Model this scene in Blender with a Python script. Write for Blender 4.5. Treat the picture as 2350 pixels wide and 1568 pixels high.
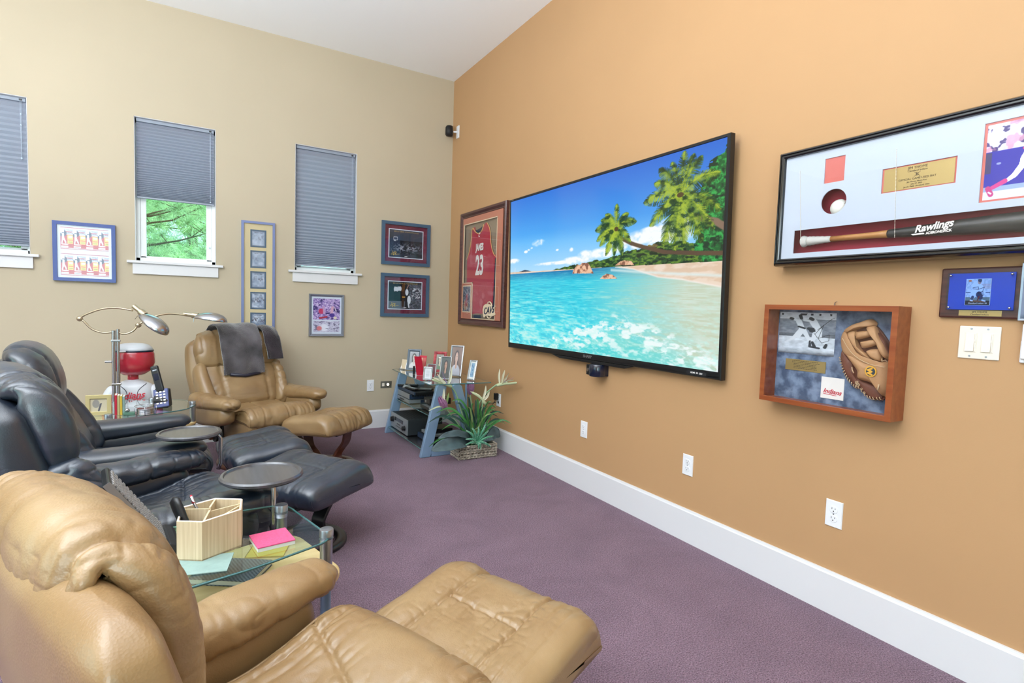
import bpy, bmesh, math, random
import numpy as np
from mathutils import Vector, Matrix, Euler
PI = math.pi
rng = np.random.default_rng(7)
random.seed(7)
for o in list(bpy.data.objects):
    bpy.data.objects.remove(o, do_unlink=True)
SC = bpy.context.scene
COL = SC.collection

# ------------------------------------------------------------------ camera
F_PX, YAW, PITCH, ROLL = 1230.354, math.radians(-30.5904), math.radians(-3.6308), math.radians(1.8773)
CAM = (-2.34236, -5.32345, 1.2632)
_f = Vector((-math.sin(YAW)*math.cos(PITCH), math.cos(YAW)*math.cos(PITCH), math.sin(PITCH)))
_r0 = Vector((math.cos(YAW), math.sin(YAW), 0)); _u0 = _r0.cross(_f)
_r = math.cos(ROLL)*_r0 + math.sin(ROLL)*_u0
_u = -math.sin(ROLL)*_r0 + math.cos(ROLL)*_u0
cd = bpy.data.cameras.new('camera'); cam = bpy.data.objects.new('camera', cd); COL.objects.link(cam)
cd.sensor_fit = 'HORIZONTAL'; cd.sensor_width = 36.0; cd.lens = F_PX/2350*36.0
cd.clip_start = 0.02; cd.clip_end = 200
cam.matrix_world = Matrix(((_r.x, _u.x, -_f.x, CAM[0]), (_r.y, _u.y, -_f.y, CAM[1]), (_r.z, _u.z, -_f.z, CAM[2]), (0, 0, 0, 1)))
SC.camera = cam

# ------------------------------------------------------------------ world, lights, exposure
SC.view_settings.view_transform = 'Standard'; SC.view_settings.look = 'None'
SC.view_settings.gamma = 1.0; SC.view_settings.use_curve_mapping = False
SC.view_settings.exposure = 0.06
W = bpy.data.worlds.new('sky'); SC.world = W; W.use_nodes = True
_nt = W.node_tree; _nt.nodes.clear()
_bg = _nt.nodes.new('ShaderNodeBackground'); _wo = _nt.nodes.new('ShaderNodeOutputWorld')
_bg.inputs[0].default_value = (0.72, 0.93, 1.0, 1); _bg.inputs[1].default_value = 2.6
_nt.links.new(_bg.outputs[0], _wo.inputs[0])

def area(name, loc, rot, sx, sy, power, color=(1, 1, 1)):
    d = bpy.data.lights.new(name, 'AREA'); d.shape = 'RECTANGLE'; d.size = sx; d.size_y = sy
    d.energy = power; d.color = color
    o = bpy.data.objects.new(name, d); COL.objects.link(o); o.location = loc; o.rotation_euler = rot
    return o
# daylight through the tall windows of the back wall and of the far side wall (both outside the frame)
area('back_window_daylight', (-4.2, -7.93, 1.55), (math.radians(90), 0, 0), 1.3, 2.2, 62, (0.88, 0.95, 1.0))
area('side_window_daylight', (-6.93, -3.6, 1.55), (math.radians(90), 0, math.radians(-90)), 1.2, 2.2, 9, (0.88, 0.95, 1.0))
# flush ceiling fixtures (outside the frame)
area('ceiling_fixture_light', (-2.2, -3.9, 3.53), (0, 0, 0), 1.5, 1.5, 7, (1.0, 0.98, 0.95))
# fill lights added behind and beside the viewer to brighten the ceiling (outside the frame)
area('torchiere_uplight', (-4.0, -4.5, 1.6), (PI, 0, 0), 1.4, 1.4, 365, (.88, 0.95, 1.0))
area('torchiere_uplight', (-5.7, -4.4, 1.6), (PI, 0, 0), 1.2, 1.2, 140, (.88, 0.95, 1.0))
area('ceiling_fixture_light', (-4.7, -2.4, 3.53), (0, 0, 0), 1.2, 1.2, 4, (1.0, 0.98, 0.95))
sd = bpy.data.lights.new('sun', 'SUN'); sd.energy = 3.0; sd.angle = 0.01; sd.color = (1, 0.96, 0.88)
sun = bpy.data.objects.new('sun', sd); COL.objects.link(sun); sun.rotation_euler = (math.radians(48), math.radians(0), math.radians(20))

# ------------------------------------------------------------------ materials
def lin(c):
    c = np.asarray(c, float)
    return np.where(c <= 0.04045, c/12.92, ((c+0.055)/1.055)**2.4)
def hexc(r, g, b):
    return tuple(lin(np.array([r, g, b])/255.0)) + (1.0,)
def mat(name, rgb, rough=0.5, metal=0.0, spec=0.5, bump=None, var=None, coat=0.0, sheen=0.0, emit=None, grain=None):
    """bump=(scale,strength,distance) noise relief; var=(scale,amount) colour variation; grain=(sx,sy,sz,dark rgb) stretched wood grain"""
    m = bpy.data.materials.new(name); m.use_nodes = True; nt = m.node_tree; N = nt.nodes; L = nt.links
    b = N['Principled BSDF']; c = hexc(*rgb)
    b.inputs['Base Color'].default_value = c; b.inputs['Roughness'].default_value = rough
    b.inputs['Metallic'].default_value = metal; b.inputs['Specular IOR Level'].default_value = spec
    b.inputs['Coat Weight'].default_value = coat; b.inputs['Coat Roughness'].default_value = 0.15
    if sheen: b.inputs['Sheen Weight'].default_value = sheen; b.inputs['Sheen Roughness'].default_value = 0.4
    tc = N.new('ShaderNodeTexCoord')
    if emit:
        b.inputs['Emission Color'].default_value = hexc(*emit[0]); b.inputs['Emission Strength'].default_value = emit[1]
    if var or grain:
        n = N.new('ShaderNodeTexNoise'); n.inputs['Detail'].default_value = 6
        mp = N.new('ShaderNodeMapping'); L.new(tc.outputs['Object'], mp.inputs[0]); L.new(mp.outputs[0], n.inputs[0])
        r = N.new('ShaderNodeValToRGB'); L.new(n.outputs['Fac'], r.inputs[0]); L.new(r.outputs[0], b.inputs['Base Color'])
        r.color_ramp.elements[0].position = 0.3; r.color_ramp.elements[1].position = 0.7
        if grain:
            mp.inputs['Scale'].default_value = grain[:3]; n.inputs['Scale'].default_value = 1.0
            r.color_ramp.elements[0].color = hexc(*grain[3]); r.color_ramp.elements[1].color = c
        else:
            n.inputs['Scale'].default_value = var[0]; a = var[1]
            r.color_ramp.elements[0].color = tuple(x*(1-a) for x in c[:3])+(1,)
            r.color_ramp.elements[1].color = tuple(min(1, x*(1+a)) for x in c[:3])+(1,)
    if bump:
        n2 = N.new('ShaderNodeTexNoise'); n2.inputs['Scale'].default_value = bump[0]; n2.inputs['Detail'].default_value = 5
        L.new(tc.outputs['Object'], n2.inputs[0])
        bp = N.new('ShaderNodeBump'); bp.inputs['Strength'].default_value = bump[1]; bp.inputs['Distance'].default_value = bump[2]
        L.new(n2.outputs['Fac'], bp.inputs['Height']); L.new(bp.outputs[0], b.inputs['Normal'])
    return m
def leather(name, rgb, rough, spec, wear, coat=0.0):
    m = bpy.data.materials.new(name); m.use_nodes = True; nt = m.node_tree; N = nt.nodes; L = nt.links
    b = N['Principled BSDF']; b.inputs['Specular IOR Level'].default_value = spec; b.inputs['Coat Weight'].default_value = coat
    b.inputs['Coat Roughness'].default_value = 0.3
    tc = N.new('ShaderNodeTexCoord')
    n = N.new('ShaderNodeTexNoise'); n.inputs['Scale'].default_value = 5; n.inputs['Detail'].default_value = 5; L.new(tc.outputs['Object'], n.inputs[0])
    r = N.new('ShaderNodeValToRGB'); c = hexc(*rgb); w = hexc(*wear)
    r.color_ramp.elements[0].position = .3; r.color_ramp.elements[1].position = .72
    r.color_ramp.elements[0].color = w; r.color_ramp.elements[1].color = c
    L.new(n.outputs['Fac'], r.inputs[0]); L.new(r.outputs[0], b.inputs['Base Color'])
    mr = N.new('ShaderNodeMapRange'); mr.inputs[3].default_value = rough-.07; mr.inputs[4].default_value = rough+.1
    L.new(n.outputs['Fac'], mr.inputs[0]); L.new(mr.outputs[0], b.inputs['Roughness'])
    v = N.new('ShaderNodeTexVoronoi'); v.inputs['Scale'].default_value = 330; L.new(tc.outputs['Object'], v.inputs[0])
    n3 = N.new('ShaderNodeTexNoise'); n3.inputs['Scale'].default_value = 26; n3.inputs['Detail'].default_value = 6; n3.inputs['Distortion'].default_value = .8
    L.new(tc.outputs['Object'], n3.inputs[0])
    ad = N.new('ShaderNodeMath'); ad.operation = 'MULTIPLY_ADD'; ad.inputs[1].default_value = 3.2
    L.new(n3.outputs['Fac'], ad.inputs[0]); L.new(v.outputs['Distance'], ad.inputs[2])
    bp = N.new('ShaderNodeBump'); bp.inputs['Strength'].default_value = .24; bp.inputs['Distance'].default_value = .0010
    L.new(ad.outputs[0], bp.inputs['Height']); L.new(bp.outputs[0], b.inputs['Normal'])
    return m
def glass_mat(name, tint=(255, 255, 255), refl=1.0, ior=1.5, body=None):
    """thin pane: clear with a Fresnel mirror on top"""
    m = bpy.data.materials.new(name); m.use_nodes = True; nt = m.node_tree; N = nt.nodes; L = nt.links; N.clear()
    t = N.new('ShaderNodeBsdfTransparent'); t.inputs[0].default_value = hexc(*tint)
    g = N.new('ShaderNodeBsdfGlossy'); g.inputs['Roughness'].default_value = 0.0; g.inputs[0].default_value = (1, 1, 1, 1)
    f = N.new('ShaderNodeFresnel'); f.inputs[0].default_value = ior
    k = N.new('ShaderNodeMath'); k.operation = 'MULTIPLY'; k.inputs[1].default_value = refl; 
    ge = N.new('ShaderNodeNewGeometry'); iv = N.new('ShaderNodeMath'); iv.operation = 'SUBTRACT'; iv.inputs[0].default_value = 1; L.new(ge.outputs['Backfacing'], iv.inputs[1])
    k2 = N.new('ShaderNodeMath'); k2.operation = 'MULTIPLY'; L.new(f.outputs[0], k2.inputs[0]); L.new(iv.outputs[0], k2.inputs[1]); L.new(k2.outputs[0], k.inputs[0])
    mx = N.new('ShaderNodeMixShader'); L.new(k.outputs[0], mx.inputs[0]); L.new(t.outputs[0], mx.inputs[1]); L.new(g.outputs[0], mx.inputs[2])
    o = N.new('ShaderNodeOutputMaterial'); L.new(mx.outputs[0], o.inputs[0])
    return m
def print_mat(name, rough=0.5, emit=0.0, spec=0.3):
    m = bpy.data.materials.new(name); m.use_nodes = True; nt = m.node_tree; N = nt.nodes; L = nt.links
    b = N['Principled BSDF']; a = N.new('ShaderNodeAttribute'); a.attribute_name = 'ink'
    b.inputs['Roughness'].default_value = rough; b.inputs['Specular IOR Level'].default_value = spec
    if emit:
        b.inputs['Base Color'].default_value = (0.003, 0.003, 0.003, 1)
        L.new(a.outputs['Color'], b.inputs['Emission Color']); b.inputs['Emission Strength'].default_value = emit
    else: L.new(a.outputs['Color'], b.inputs['Base Color'])
    return m

M = {}
def wallmat(name, rgb):
    m = mat(name, rgb, rough=.62, spec=.35, bump=(230, .12, .0015), var=(1.1, .03)); return m
M['wall_beige'] = wallmat('beige_wall_paint', (192, 178, 154))
M['wall_orange'] = wallmat('orange_wall_paint', (190, 149, 107))
M['ceiling'] = mat('ceiling_paint', (250, 251, 253), rough=.8, spec=.2, bump=(160, .08, .001))
M['trim'] = mat('white_trim_paint', (224, 223, 226), rough=.42, spec=.4)
M['vinyl'] = mat('white_vinyl', (240, 241, 242), rough=.35)
M['black'] = mat('black_plastic', (20, 21, 24), rough=.35)
M['blackmatte'] = mat('matte_black_plastic', (26, 28, 33), rough=.6)
M['chrome'] = mat('brushed_chrome', (190, 192, 198), rough=.22, metal=1.0)
M['alu'] = mat('satin_aluminium', (178, 184, 196), rough=.34, metal=1.0)
M['bluemetal'] = mat('blue_grey_painted_metal', (140, 168, 198), rough=.34, metal=.35, spec=.6)
M['white'] = mat('white_plastic', (236, 236, 240), rough=.35)
M['ivory'] = mat('light_almond_plastic', (236, 226, 212), rough=.4)
M['brass'] = mat('brushed_brass_plate', (176, 152, 100), rough=.42, metal=.6, spec=.5, bump=(300, .05, .0004))
M['ink_dark'] = mat('dark_engraving', (72, 56, 40), rough=.6)
M['ink_white'] = mat('white_lettering', (232, 226, 224), rough=.6)
M['ink_red'] = mat('red_lettering', (196, 40, 62), rough=.6)
M['glass'] = glass_mat('picture_glass', refl=1.0)
M['window_glass'] = glass_mat('window_glass', tint=(226, 246, 242), refl=.6)
M['table_glass'] = glass_mat('green_table_glass', tint=(240, 250, 247), refl=1.5)
M['glass_edge'] = mat('green_glass_edge', (62, 108, 112), rough=.15, spec=.8)
M['print'] = print_mat('printed_paper')
M['photo'] = print_mat('glossy_photo', rough=.25, spec=.4)
M['tan'] = leather('tan_leather', (158, 130, 92), .36, .6, (138, 107, 70), coat=.2)
M['blk'] = leather('black_leather', (36, 48, 66), .36, .8, (30, 38, 50), coat=.6)
M['blk_smooth'] = leather('black_smooth_leather', (22, 33, 50), .38, .8, (20, 28, 42), coat=.5)
M['wood_red'] = mat('reddish_brown_wood', (100, 56, 38), rough=.32, grain=(30, 4, 4, (66, 32, 20)), coat=.3)
M['wood_black'] = mat('black_stained_wood', (30, 30, 34), rough=.34, grain=(40, 5, 5, (12, 12, 14)), coat=.3)
M['tray'] = mat('black_oak_tray', (74, 74, 80), rough=.3, grain=(60, 6, 6, (50, 50, 56)), coat=.9)
M['wood_light'] = mat('pale_maple_wood', (224, 196, 146), rough=.42, grain=(5, 30, 30, (208, 176, 122)), coat=.15)

# ------------------------------------------------------------------ numpy noise
def _h(ix, iy, iz, seed):
    h = (ix.astype(np.int64)*374761393 + iy.astype(np.int64)*668265263 + iz.astype(np.int64)*2147483647 + seed*974634777) & 0xffffffff
    h = ((h ^ (h >> 13))*1274126177) & 0xffffffff
    return ((h ^ (h >> 16)) & 0xffff)/65535.0*2-1
def vnoise(x, y, z=0.0, seed=0):
    x = np.asarray(x, float); y = np.asarray(y, float)+0*x; z = np.asarray(z, float)+0*x
    ix, iy, iz = np.floor(x), np.floor(y), np.floor(z); fx, fy, fz = x-ix, y-iy, z-iz
    sx, sy, sz = fx**3*(fx*(fx*6-15)+10), fy**3*(fy*(fy*6-15)+10), fz**3*(fz*(fz*6-15)+10)
    r = 0
    for dx in (0, 1):
        for dy in (0, 1):
            for dz in (0, 1):
                w = (sx if dx else 1-sx)*(sy if dy else 1-sy)*(sz if dz else 1-sz)
                r = r + w*_h(ix+dx, iy+dy, iz+dz, seed)
    return r
def fbm(x, y, z=0.0, seed=0, oct=4):
    r = 0; a = .5
    for k in range(oct):
        r = r + a*vnoise(x*2**k, np.asarray(y)*2**k, np.asarray(z)*2**k, seed+k*17); a *= .5
    return r
def ridge(P, f, seed=0, warp=.5):
    """soft crease field, 0..1, sharp valleys; f=(fx,fy,fz) stretches it into folds"""
    x, y, z = P[..., 0], P[..., 1], P[..., 2]
    w = vnoise(x*5, y*5, z*5, seed+91)*warp
    n = vnoise(x*f[0]+w, y*f[1]+w, z*f[2]+w, seed)
    n2 = vnoise(x*f[0]*2.1+w, y*f[1]*2.1-w, z*f[2]*2.1+w, seed+5)
    return np.abs(n)**.7*.75+np.abs(n2)**.8*.25

# ------------------------------------------------------------------ mesh builder
class MB:
    def __init__(s): s.v = []; s.f = []; s.n = 0
    def add(s, V, F, loc=None, rot=None):
        V = np.asarray(V, float)
        if rot is not None: V = V @ np.array(Euler(rot).to_matrix()).T
        if loc is not None: V = V + np.array(loc)
        s.v.append(V); s.f += [[i+s.n for i in q] for q in F]; s.n += len(V); return s
    def box(s, x0, x1, y0, y1, z0, z1, **k):
        x0, x1 = min(x0, x1), max(x0, x1); y0, y1 = min(y0, y1), max(y0, y1); z0, z1 = min(z0, z1), max(z0, z1)
        V = [(x0,y0,z0),(x1,y0,z0),(x1,y1,z0),(x0,y1,z0),(x0,y0,z1),(x1,y0,z1),(x1,y1,z1),(x0,y1,z1)]
        return s.add(V, [(0,3,2,1),(4,5,6,7),(0,1,5,4),(1,2,6,5),(2,3,7,6),(3,0,4,7)], **k)
    def tube(s, pts, r, n=10, closed=False, cap=True, **k):
        P = [Vector(p) for p in pts]; m = len(P); rr = r if hasattr(r, '__len__') else [r]*m
        V = []; prev = None
        for i in range(m):
            if closed: t = P[(i+1) % m]-P[i-1]
            else: t = P[min(i+1, m-1)]-P[max(i-1, 0)]
            t.normalize()
            if prev is None: a = t.orthogonal().normalized()
            else:
                a = prev-t*prev.dot(t)
                a = a.normalized() if a.length > 1e-6 else t.orthogonal().normalized()
            prev = a; b = t.cross(a)
            for j in range(n):
                q = P[i]+rr[i]*(math.cos(2*PI*j/n)*a+math.sin(2*PI*j/n)*b); V.append(tuple(q))
        F = []
        for i in range(m if closed else m-1):
            i2 = (i+1) % m
            for j in range(n): F.append((i*n+j, i*n+(j+1) % n, i2*n+(j+1) % n, i2*n+j))
        if cap and not closed: F.append(tuple(range(n))[::-1]); F.append(tuple((m-1)*n+j for j in range(n)))
        return s.add(V, F, **k)
    def cyl(s, p0, p1, r, n=24, **k): return s.tube([p0, p1], r, n, **k)
    def lathe(s, prof, n=32, **k):
        V = []; F = []
        for (r, z) in prof:
            for j in range(n): V.append((r*math.cos(2*PI*j/n), r*math.sin(2*PI*j/n), z))
        for i in range(len(prof)-1):
            for j in range(n): F.append((i*n+j, i*n+(j+1) % n, (i+1)*n+(j+1) % n, (i+1)*n+j))
        F.append(tuple(range(n))[::-1]); F.append(tuple((len(prof)-1)*n+j for j in range(n)))
        return s.add(V, F, **k)
    def prism(s, poly, z0, z1, axis='z', **k):
        """poly outline extruded; axis z: (x,y), axis y: (x,z), axis x: (y,z)"""
        n = len(poly); V = []
        for h in (z0, z1):
            for (a, b) in poly: V.append({'z': (a, b, h), 'y': (a, h, b), 'x': (h, a, b)}[axis])
        F = [tuple(range(n))[::-1], tuple(range(n, 2*n))]+[(i, (i+1) % n, n+(i+1) % n, n+i) for i in range(n)]
        return s.add(V, F, **k)
    def ring(s, W, H, prof, cx=0, cz=0):
        """mitred frame around a W x H opening-centred rectangle facing -Y. prof: closed list of (inset from outer edge, y)"""
        V = []; n = len(prof)
        for (sx, sz) in ((-1, -1), (1, -1), (1, 1), (-1, 1)):
            for (i, y) in prof: V.append((cx+sx*(W/2-i), y, cz+sz*(H/2-i)))
        F = [(k*n+j, k*n+(j+1) % n, ((k+1) % 4)*n+(j+1) % n, ((k+1) % 4)*n+j) for k in range(4) for j in range(n)]
        return s.add(V, F)
    def build(s, name, m, parent=None, smooth=False, bevel=0.0, seg=2, auto=None):
        me = bpy.data.meshes.new(name); V = np.concatenate(s.v) if s.v else np.zeros((0, 3))
        me.from_pydata(V.tolist(), [], s.f); me.materials.append(m if not isinstance(m, str) else M[m])
        bm = bmesh.new(); bm.from_mesh(me); bmesh.ops.recalc_face_normals(bm, faces=bm.faces); bm.to_mesh(me); bm.free()
        o = bpy.data.objects.new(name, me); COL.objects.link(o); o.parent = parent
        if smooth: me.shade_smooth()
        if auto is not None:
            me.shade_smooth(); me.set_sharp_from_angle(angle=math.radians(auto))
        if bevel:
            b = o.modifiers.new('edge', 'BEVEL'); b.width = bevel; b.segments = seg; b.limit_method = 'ANGLE'; b.angle_limit = math.radians(40)
        return o
def tag(o, label, cat, group=None, kind=None):
    o['label'] = label; o['category'] = cat
    if group: o['group'] = group
    if kind: o['kind'] = kind
    return o
def struct(o, label=None):
    o['kind'] = 'structure'
    if label: o['label'] = label; o['category'] = o.name.split('_')[0]
    return o
def thing(name, label, cat, loc=(0, 0, 0), rz=0.0, group=None):
    o = bpy.data.objects.new(name, None); COL.objects.link(o); o.location = loc; o.rotation_euler = (0, 0, rz)
    o.empty_display_size = .05
    return tag(o, label, cat, group)
def grid_mesh(name, G, m, parent, closed_u=True, caps=True, smooth=True, hard=None):
    """G (nv,nu,3): rows along, columns around"""
    nv, nu = G.shape[:2]; V = G.reshape(-1, 3); idx = np.arange(nv*nu).reshape(nv, nu)
    if closed_u: a = idx[:-1]; b = idx[1:]; F = np.stack([a, np.roll(a, -1, 1), np.roll(b, -1, 1), b], -1).reshape(-1, 4)
    else: F = np.stack([idx[:-1, :-1], idx[:-1, 1:], idx[1:, 1:], idx[1:, :-1]], -1).reshape(-1, 4)
    F = F.tolist()
    if caps and closed_u:
        c0, c1 = len(V), len(V)+1; V = np.concatenate([V, G[0].mean(0)[None], G[-1].mean(0)[None]])
        for j in range(nu):
            F.append([c0, int(idx[0, (j+1) % nu]), int(idx[0, j])]); F.append([c1, int(idx[-1, j]), int(idx[-1, (j+1) % nu])])
    me = bpy.data.meshes.new(name); me.from_pydata(V.tolist(), [], F); me.materials.append(M[m] if isinstance(m, str) else m)
    bm = bmesh.new(); bm.from_mesh(me); bmesh.ops.recalc_face_normals(bm, faces=bm.faces); bm.to_mesh(me); bm.free()
    if smooth: me.shade_smooth()
    if hard is not None: me.set_sharp_from_angle(angle=math.radians(hard))
    o = bpy.data.objects.new(name, me); COL.objects.link(o); o.parent = parent; return o
def crom(K, n, closed=False):
    K = np.asarray(K, float); m = len(K)
    t = np.linspace(0, m if closed else m-1, n, endpoint=not closed); i = np.minimum(np.floor(t).astype(int), (m if closed else m-1)-1); f = (t-i)[:, None]
    g = (lambda j: K[j % m]) if closed else (lambda j: K[np.clip(j, 0, m-1)])
    p0, p1, p2, p3 = g(i-1), g(i), g(i+1), g(i+2)
    return .5*((2*p1)+(-p0+p2)*f+(2*p0-5*p1+4*p2-p3)*f*f+(-p0+3*p1-3*p2+p3)*f**3)
def gnormals(G):
    du = np.roll(G, -1, 1)-np.roll(G, 1, 1); dv = np.gradient(G, axis=0); N = np.cross(du, dv)
    N /= np.linalg.norm(N, axis=-1, keepdims=True)+1e-12
    c = G.mean((0, 1))
    if ((G-c)*N).sum() < 0: N = -N
    return N
def loft(name, secs, m, parent, nu=56, nv=56, cap=(.04, .04), disp=None, dome=0.0):
    """soft pad: rows (u, z, half width, half thickness, v centre, roundness exponent) along a spine in the u-z plane"""
    S = crom(secs, 160); seg = np.r_[0, np.cumsum(np.hypot(np.diff(S[:, 0]), np.diff(S[:, 1])))]; Ln = seg[-1]
    k = np.linspace(0, 1, nv); s = Ln*(.45*k+.55*(.5-.5*np.cos(PI*k)))
    R = np.stack([np.interp(s, seg, S[:, j]) for j in range(S.shape[1])], -1)
    tx, tz = np.gradient(R[:, 0], s), np.gradient(R[:, 1], s); l = np.hypot(tx, tz); tx /= l; tz /= l
    sc = np.ones(nv)
    a = np.clip((cap[0]-s)/max(cap[0], 1e-6), 0, 1); b = np.clip((cap[1]-(Ln-s))/max(cap[1], 1e-6), 0, 1)
    sc = np.sqrt(np.clip(1-a*a, 0.0004, 1))*np.sqrt(np.clip(1-b*b, 0.0004, 1))
    th = np.linspace(0, 2*PI, nu, endpoint=False); c, sn = np.cos(th), np.sin(th)
    ex = 2/R[:, 5][:, None]
    X = np.sign(c)*np.abs(c)**ex*(R[:, 2]*sc)[:, None]; Y = np.sign(sn)*np.abs(sn)**ex*(R[:, 3]*sc)[:, None]
    # a wide pad only rounds by its own thickness at the tips
    wide = ((1-dome)*(R[:, 2]-R[:, 3]*(1-sc)*1.2)+dome*R[:, 2]*sc**.8)[:, None]; X = np.sign(c)*np.abs(c)**ex*np.maximum(wide, .02*R[:, 2:3])
    X = np.where(sc[:, None] < .05, X*.9, X)
    G = np.stack([R[:, 0][:, None]-tz[:, None]*Y, R[:, 4][:, None]+X, R[:, 1][:, None]+tx[:, None]*Y], -1)
    if disp is not None:
        Nn = gnormals(G); G = G+Nn*disp(G, Nn)[..., None]
    return grid_mesh(name, G, m, parent)
def sweepv(name, prof, hw, m, parent, nu=80, nv=48, rnd=.03, crown=.0, vc=0.0, disp=None, sharp=False):
    """closed u-z outline swept along v with rounded ends"""
    Pn = crom(prof, 400, closed=True); seg = np.r_[0, np.cumsum(np.linalg.norm(np.diff(np.r_[Pn, Pn[:1]], axis=0), axis=1))]
    s = np.linspace(0, seg[-1], nu, endpoint=False); Q = np.r_[Pn, Pn[:1]]
    P2 = np.stack([np.interp(s, seg, Q[:, 0]), np.interp(s, seg, Q[:, 1])], -1)
    t = np.roll(P2, -1, 0)-np.roll(P2, 1, 0); n = np.stack([t[:, 1], -t[:, 0]], -1); n /= np.linalg.norm(n, axis=1, keepdims=True)
    if ((P2-P2.mean(0))*n).sum() < 0: n = -n
    k = np.linspace(-1, 1, nv); v = hw*np.sign(k)*(1-(1-np.abs(k))**1.35) if not sharp else hw*k
    e = np.clip((np.abs(v)-(hw-rnd))/rnd, 0, 1); ins = rnd*(1-np.sqrt(np.clip(1-e*e, 0, 1)))*.85
    cr = crown*np.cos(v/hw*PI/2)
    G = np.zeros((nv, nu, 3)); off = (cr-ins)[:, None, None]*n[None]
    G[..., 0] = P2[None, :, 0]+off[..., 0]; G[..., 2] = P2[None, :, 1]+off[..., 1]; G[..., 1] = vc+v[:, None]
    if disp is not None:
        Nn = gnormals(G); G = G+Nn*disp(G, Nn)[..., None]
    return grid_mesh(name, G, m, parent)
def profile_piping(name, prof, v, r, m, parent, inset=.006):
    P2 = crom(prof, 90, closed=True); c = P2.mean(0)
    t = np.roll(P2, -1, 0)-np.roll(P2, 1, 0); n = np.stack([t[:, 1], -t[:, 0]], -1); n /= np.linalg.norm(n, axis=1, keepdims=True)
    if ((P2-c)*n).sum() < 0: n = -n
    P2 = P2-n*inset
    return MB().tube([(p[0], v, p[1]) for p in P2], r, 6, closed=True).build(name, m, parent, smooth=True)
# ------------------------------------------------------------------ flat prints as coloured sheets
def pic(name, parent, x0, x1, z0, z1, y, nx, nz, fn, m='print'):
    U, V = np.meshgrid(np.linspace(0, 1, nx), np.linspace(0, 1, nz))
    C = np.clip(fn(U, V), 0, 1); G = np.stack([x0+(x1-x0)*U, np.full_like(U, y), z0+(z1-z0)*V], -1)
    idx = np.arange(nx*nz).reshape(nz, nx)
    F = np.stack([idx[:-1, :-1], idx[:-1, 1:], idx[1:, 1:], idx[1:, :-1]], -1).reshape(-1, 4)
    me = bpy.data.meshes.new(name); me.vertices.add(nx*nz); me.vertices.foreach_set('co', G.reshape(-1))
    me.loops.add(F.size); me.loops.foreach_set('vertex_index', F.reshape(-1).astype(np.int32))
    me.polygons.add(len(F)); me.polygons.foreach_set('loop_start', np.arange(0, F.size, 4, dtype=np.int32))
    me.update(calc_edges=True); me.validate()
    a = me.color_attributes.new('ink', 'FLOAT_COLOR', 'POINT')
    a.data.foreach_set('color', np.concatenate([lin(C), np.ones(C.shape[:2]+(1,))], -1).reshape(-1).astype(np.float32))
    me.materials.append(M[m]); o = bpy.data.objects.new(name, me); COL.objects.link(o); o.parent = parent; return o
def mixc(A, B, t): t = np.clip(t, 0, 1)[..., None]; return A*(1-t)+np.asarray(B, float)*t
def rgb(*c): return np.array(c, float)/255
def full(U, c): return np.ones(U.shape+(3,))*rgb(*c)
def ell(U, V, cx, cy, rx, ry, soft=.15, rot=0.0):
    a, b = U-cx, V-cy
    if rot: a, b = a*math.cos(rot)+b*math.sin(rot), -a*math.sin(rot)+b*math.cos(rot)
    d = np.sqrt((a/rx)**2+(b/ry)**2); return np.clip((1-d)/soft+.5, 0, 1)
def rect(U, V, x0, x1, y0, y1): return ((U >= x0) & (U <= x1) & (V >= y0) & (V <= y1)).astype(float)
def capsule(U, V, p, q, r0, r1=None, soft=.004):
    r1 = r0 if r1 is None else r1; ax, ay = q[0]-p[0], q[1]-p[1]; L2 = ax*ax+ay*ay+1e-9
    t = np.clip(((U-p[0])*ax+(V-p[1])*ay)/L2, 0, 1); d = np.hypot(U-p[0]-t*ax, V-p[1]-t*ay)
    return np.clip(((r0+(r1-r0)*t)-d)/soft+.5, 0, 1)
def polyin(U, V, pts):
    ins = np.zeros(U.shape, bool); n = len(pts)
    for i in range(n):
        (x1, y1), (x2, y2) = pts[i], pts[(i+1) % n]
        if y1 == y2: continue
        c = ((y1 > V) != (y2 > V)) & (U < (x2-x1)*(V-y1)/(y2-y1)+x1); ins ^= c
    return ins.astype(float)
def text(s, parent, x, z, y, size, m, name='lettering', align='CENTER', sx=1.0, shear=0.0, bold=0.0, rot=0.0, depth=.0004):
    c = bpy.data.curves.new(name, 'FONT'); c.body = s; c.size = size; c.align_x = align; c.align_y = 'CENTER'
    c.extrude = depth; c.shear = shear; c.offset = bold; c.resolution_u = 4; c.materials.append(M[m])
    tmp = bpy.data.objects.new(name, c); me = bpy.data.meshes.new_from_object(tmp); me.name = name
    bpy.data.objects.remove(tmp); bpy.data.curves.remove(c); o = bpy.data.objects.new(name, me); COL.objects.link(o); o.parent = parent
    o.location = (x, y, z); o.rotation_euler = (PI/2, rot, 0); o.scale = (sx, 1, 1); return o
def wall_item(name, label, cat, wall, x, z, group=None):
    """frame whose local X runs along the wall to the viewer's right, local -Y points into the room"""
    if wall == 'left': return thing(name, label, cat, (x, 0, z), 0, group)
    return thing(name, label, cat, (0, -x, z), -PI/2, group)
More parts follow.
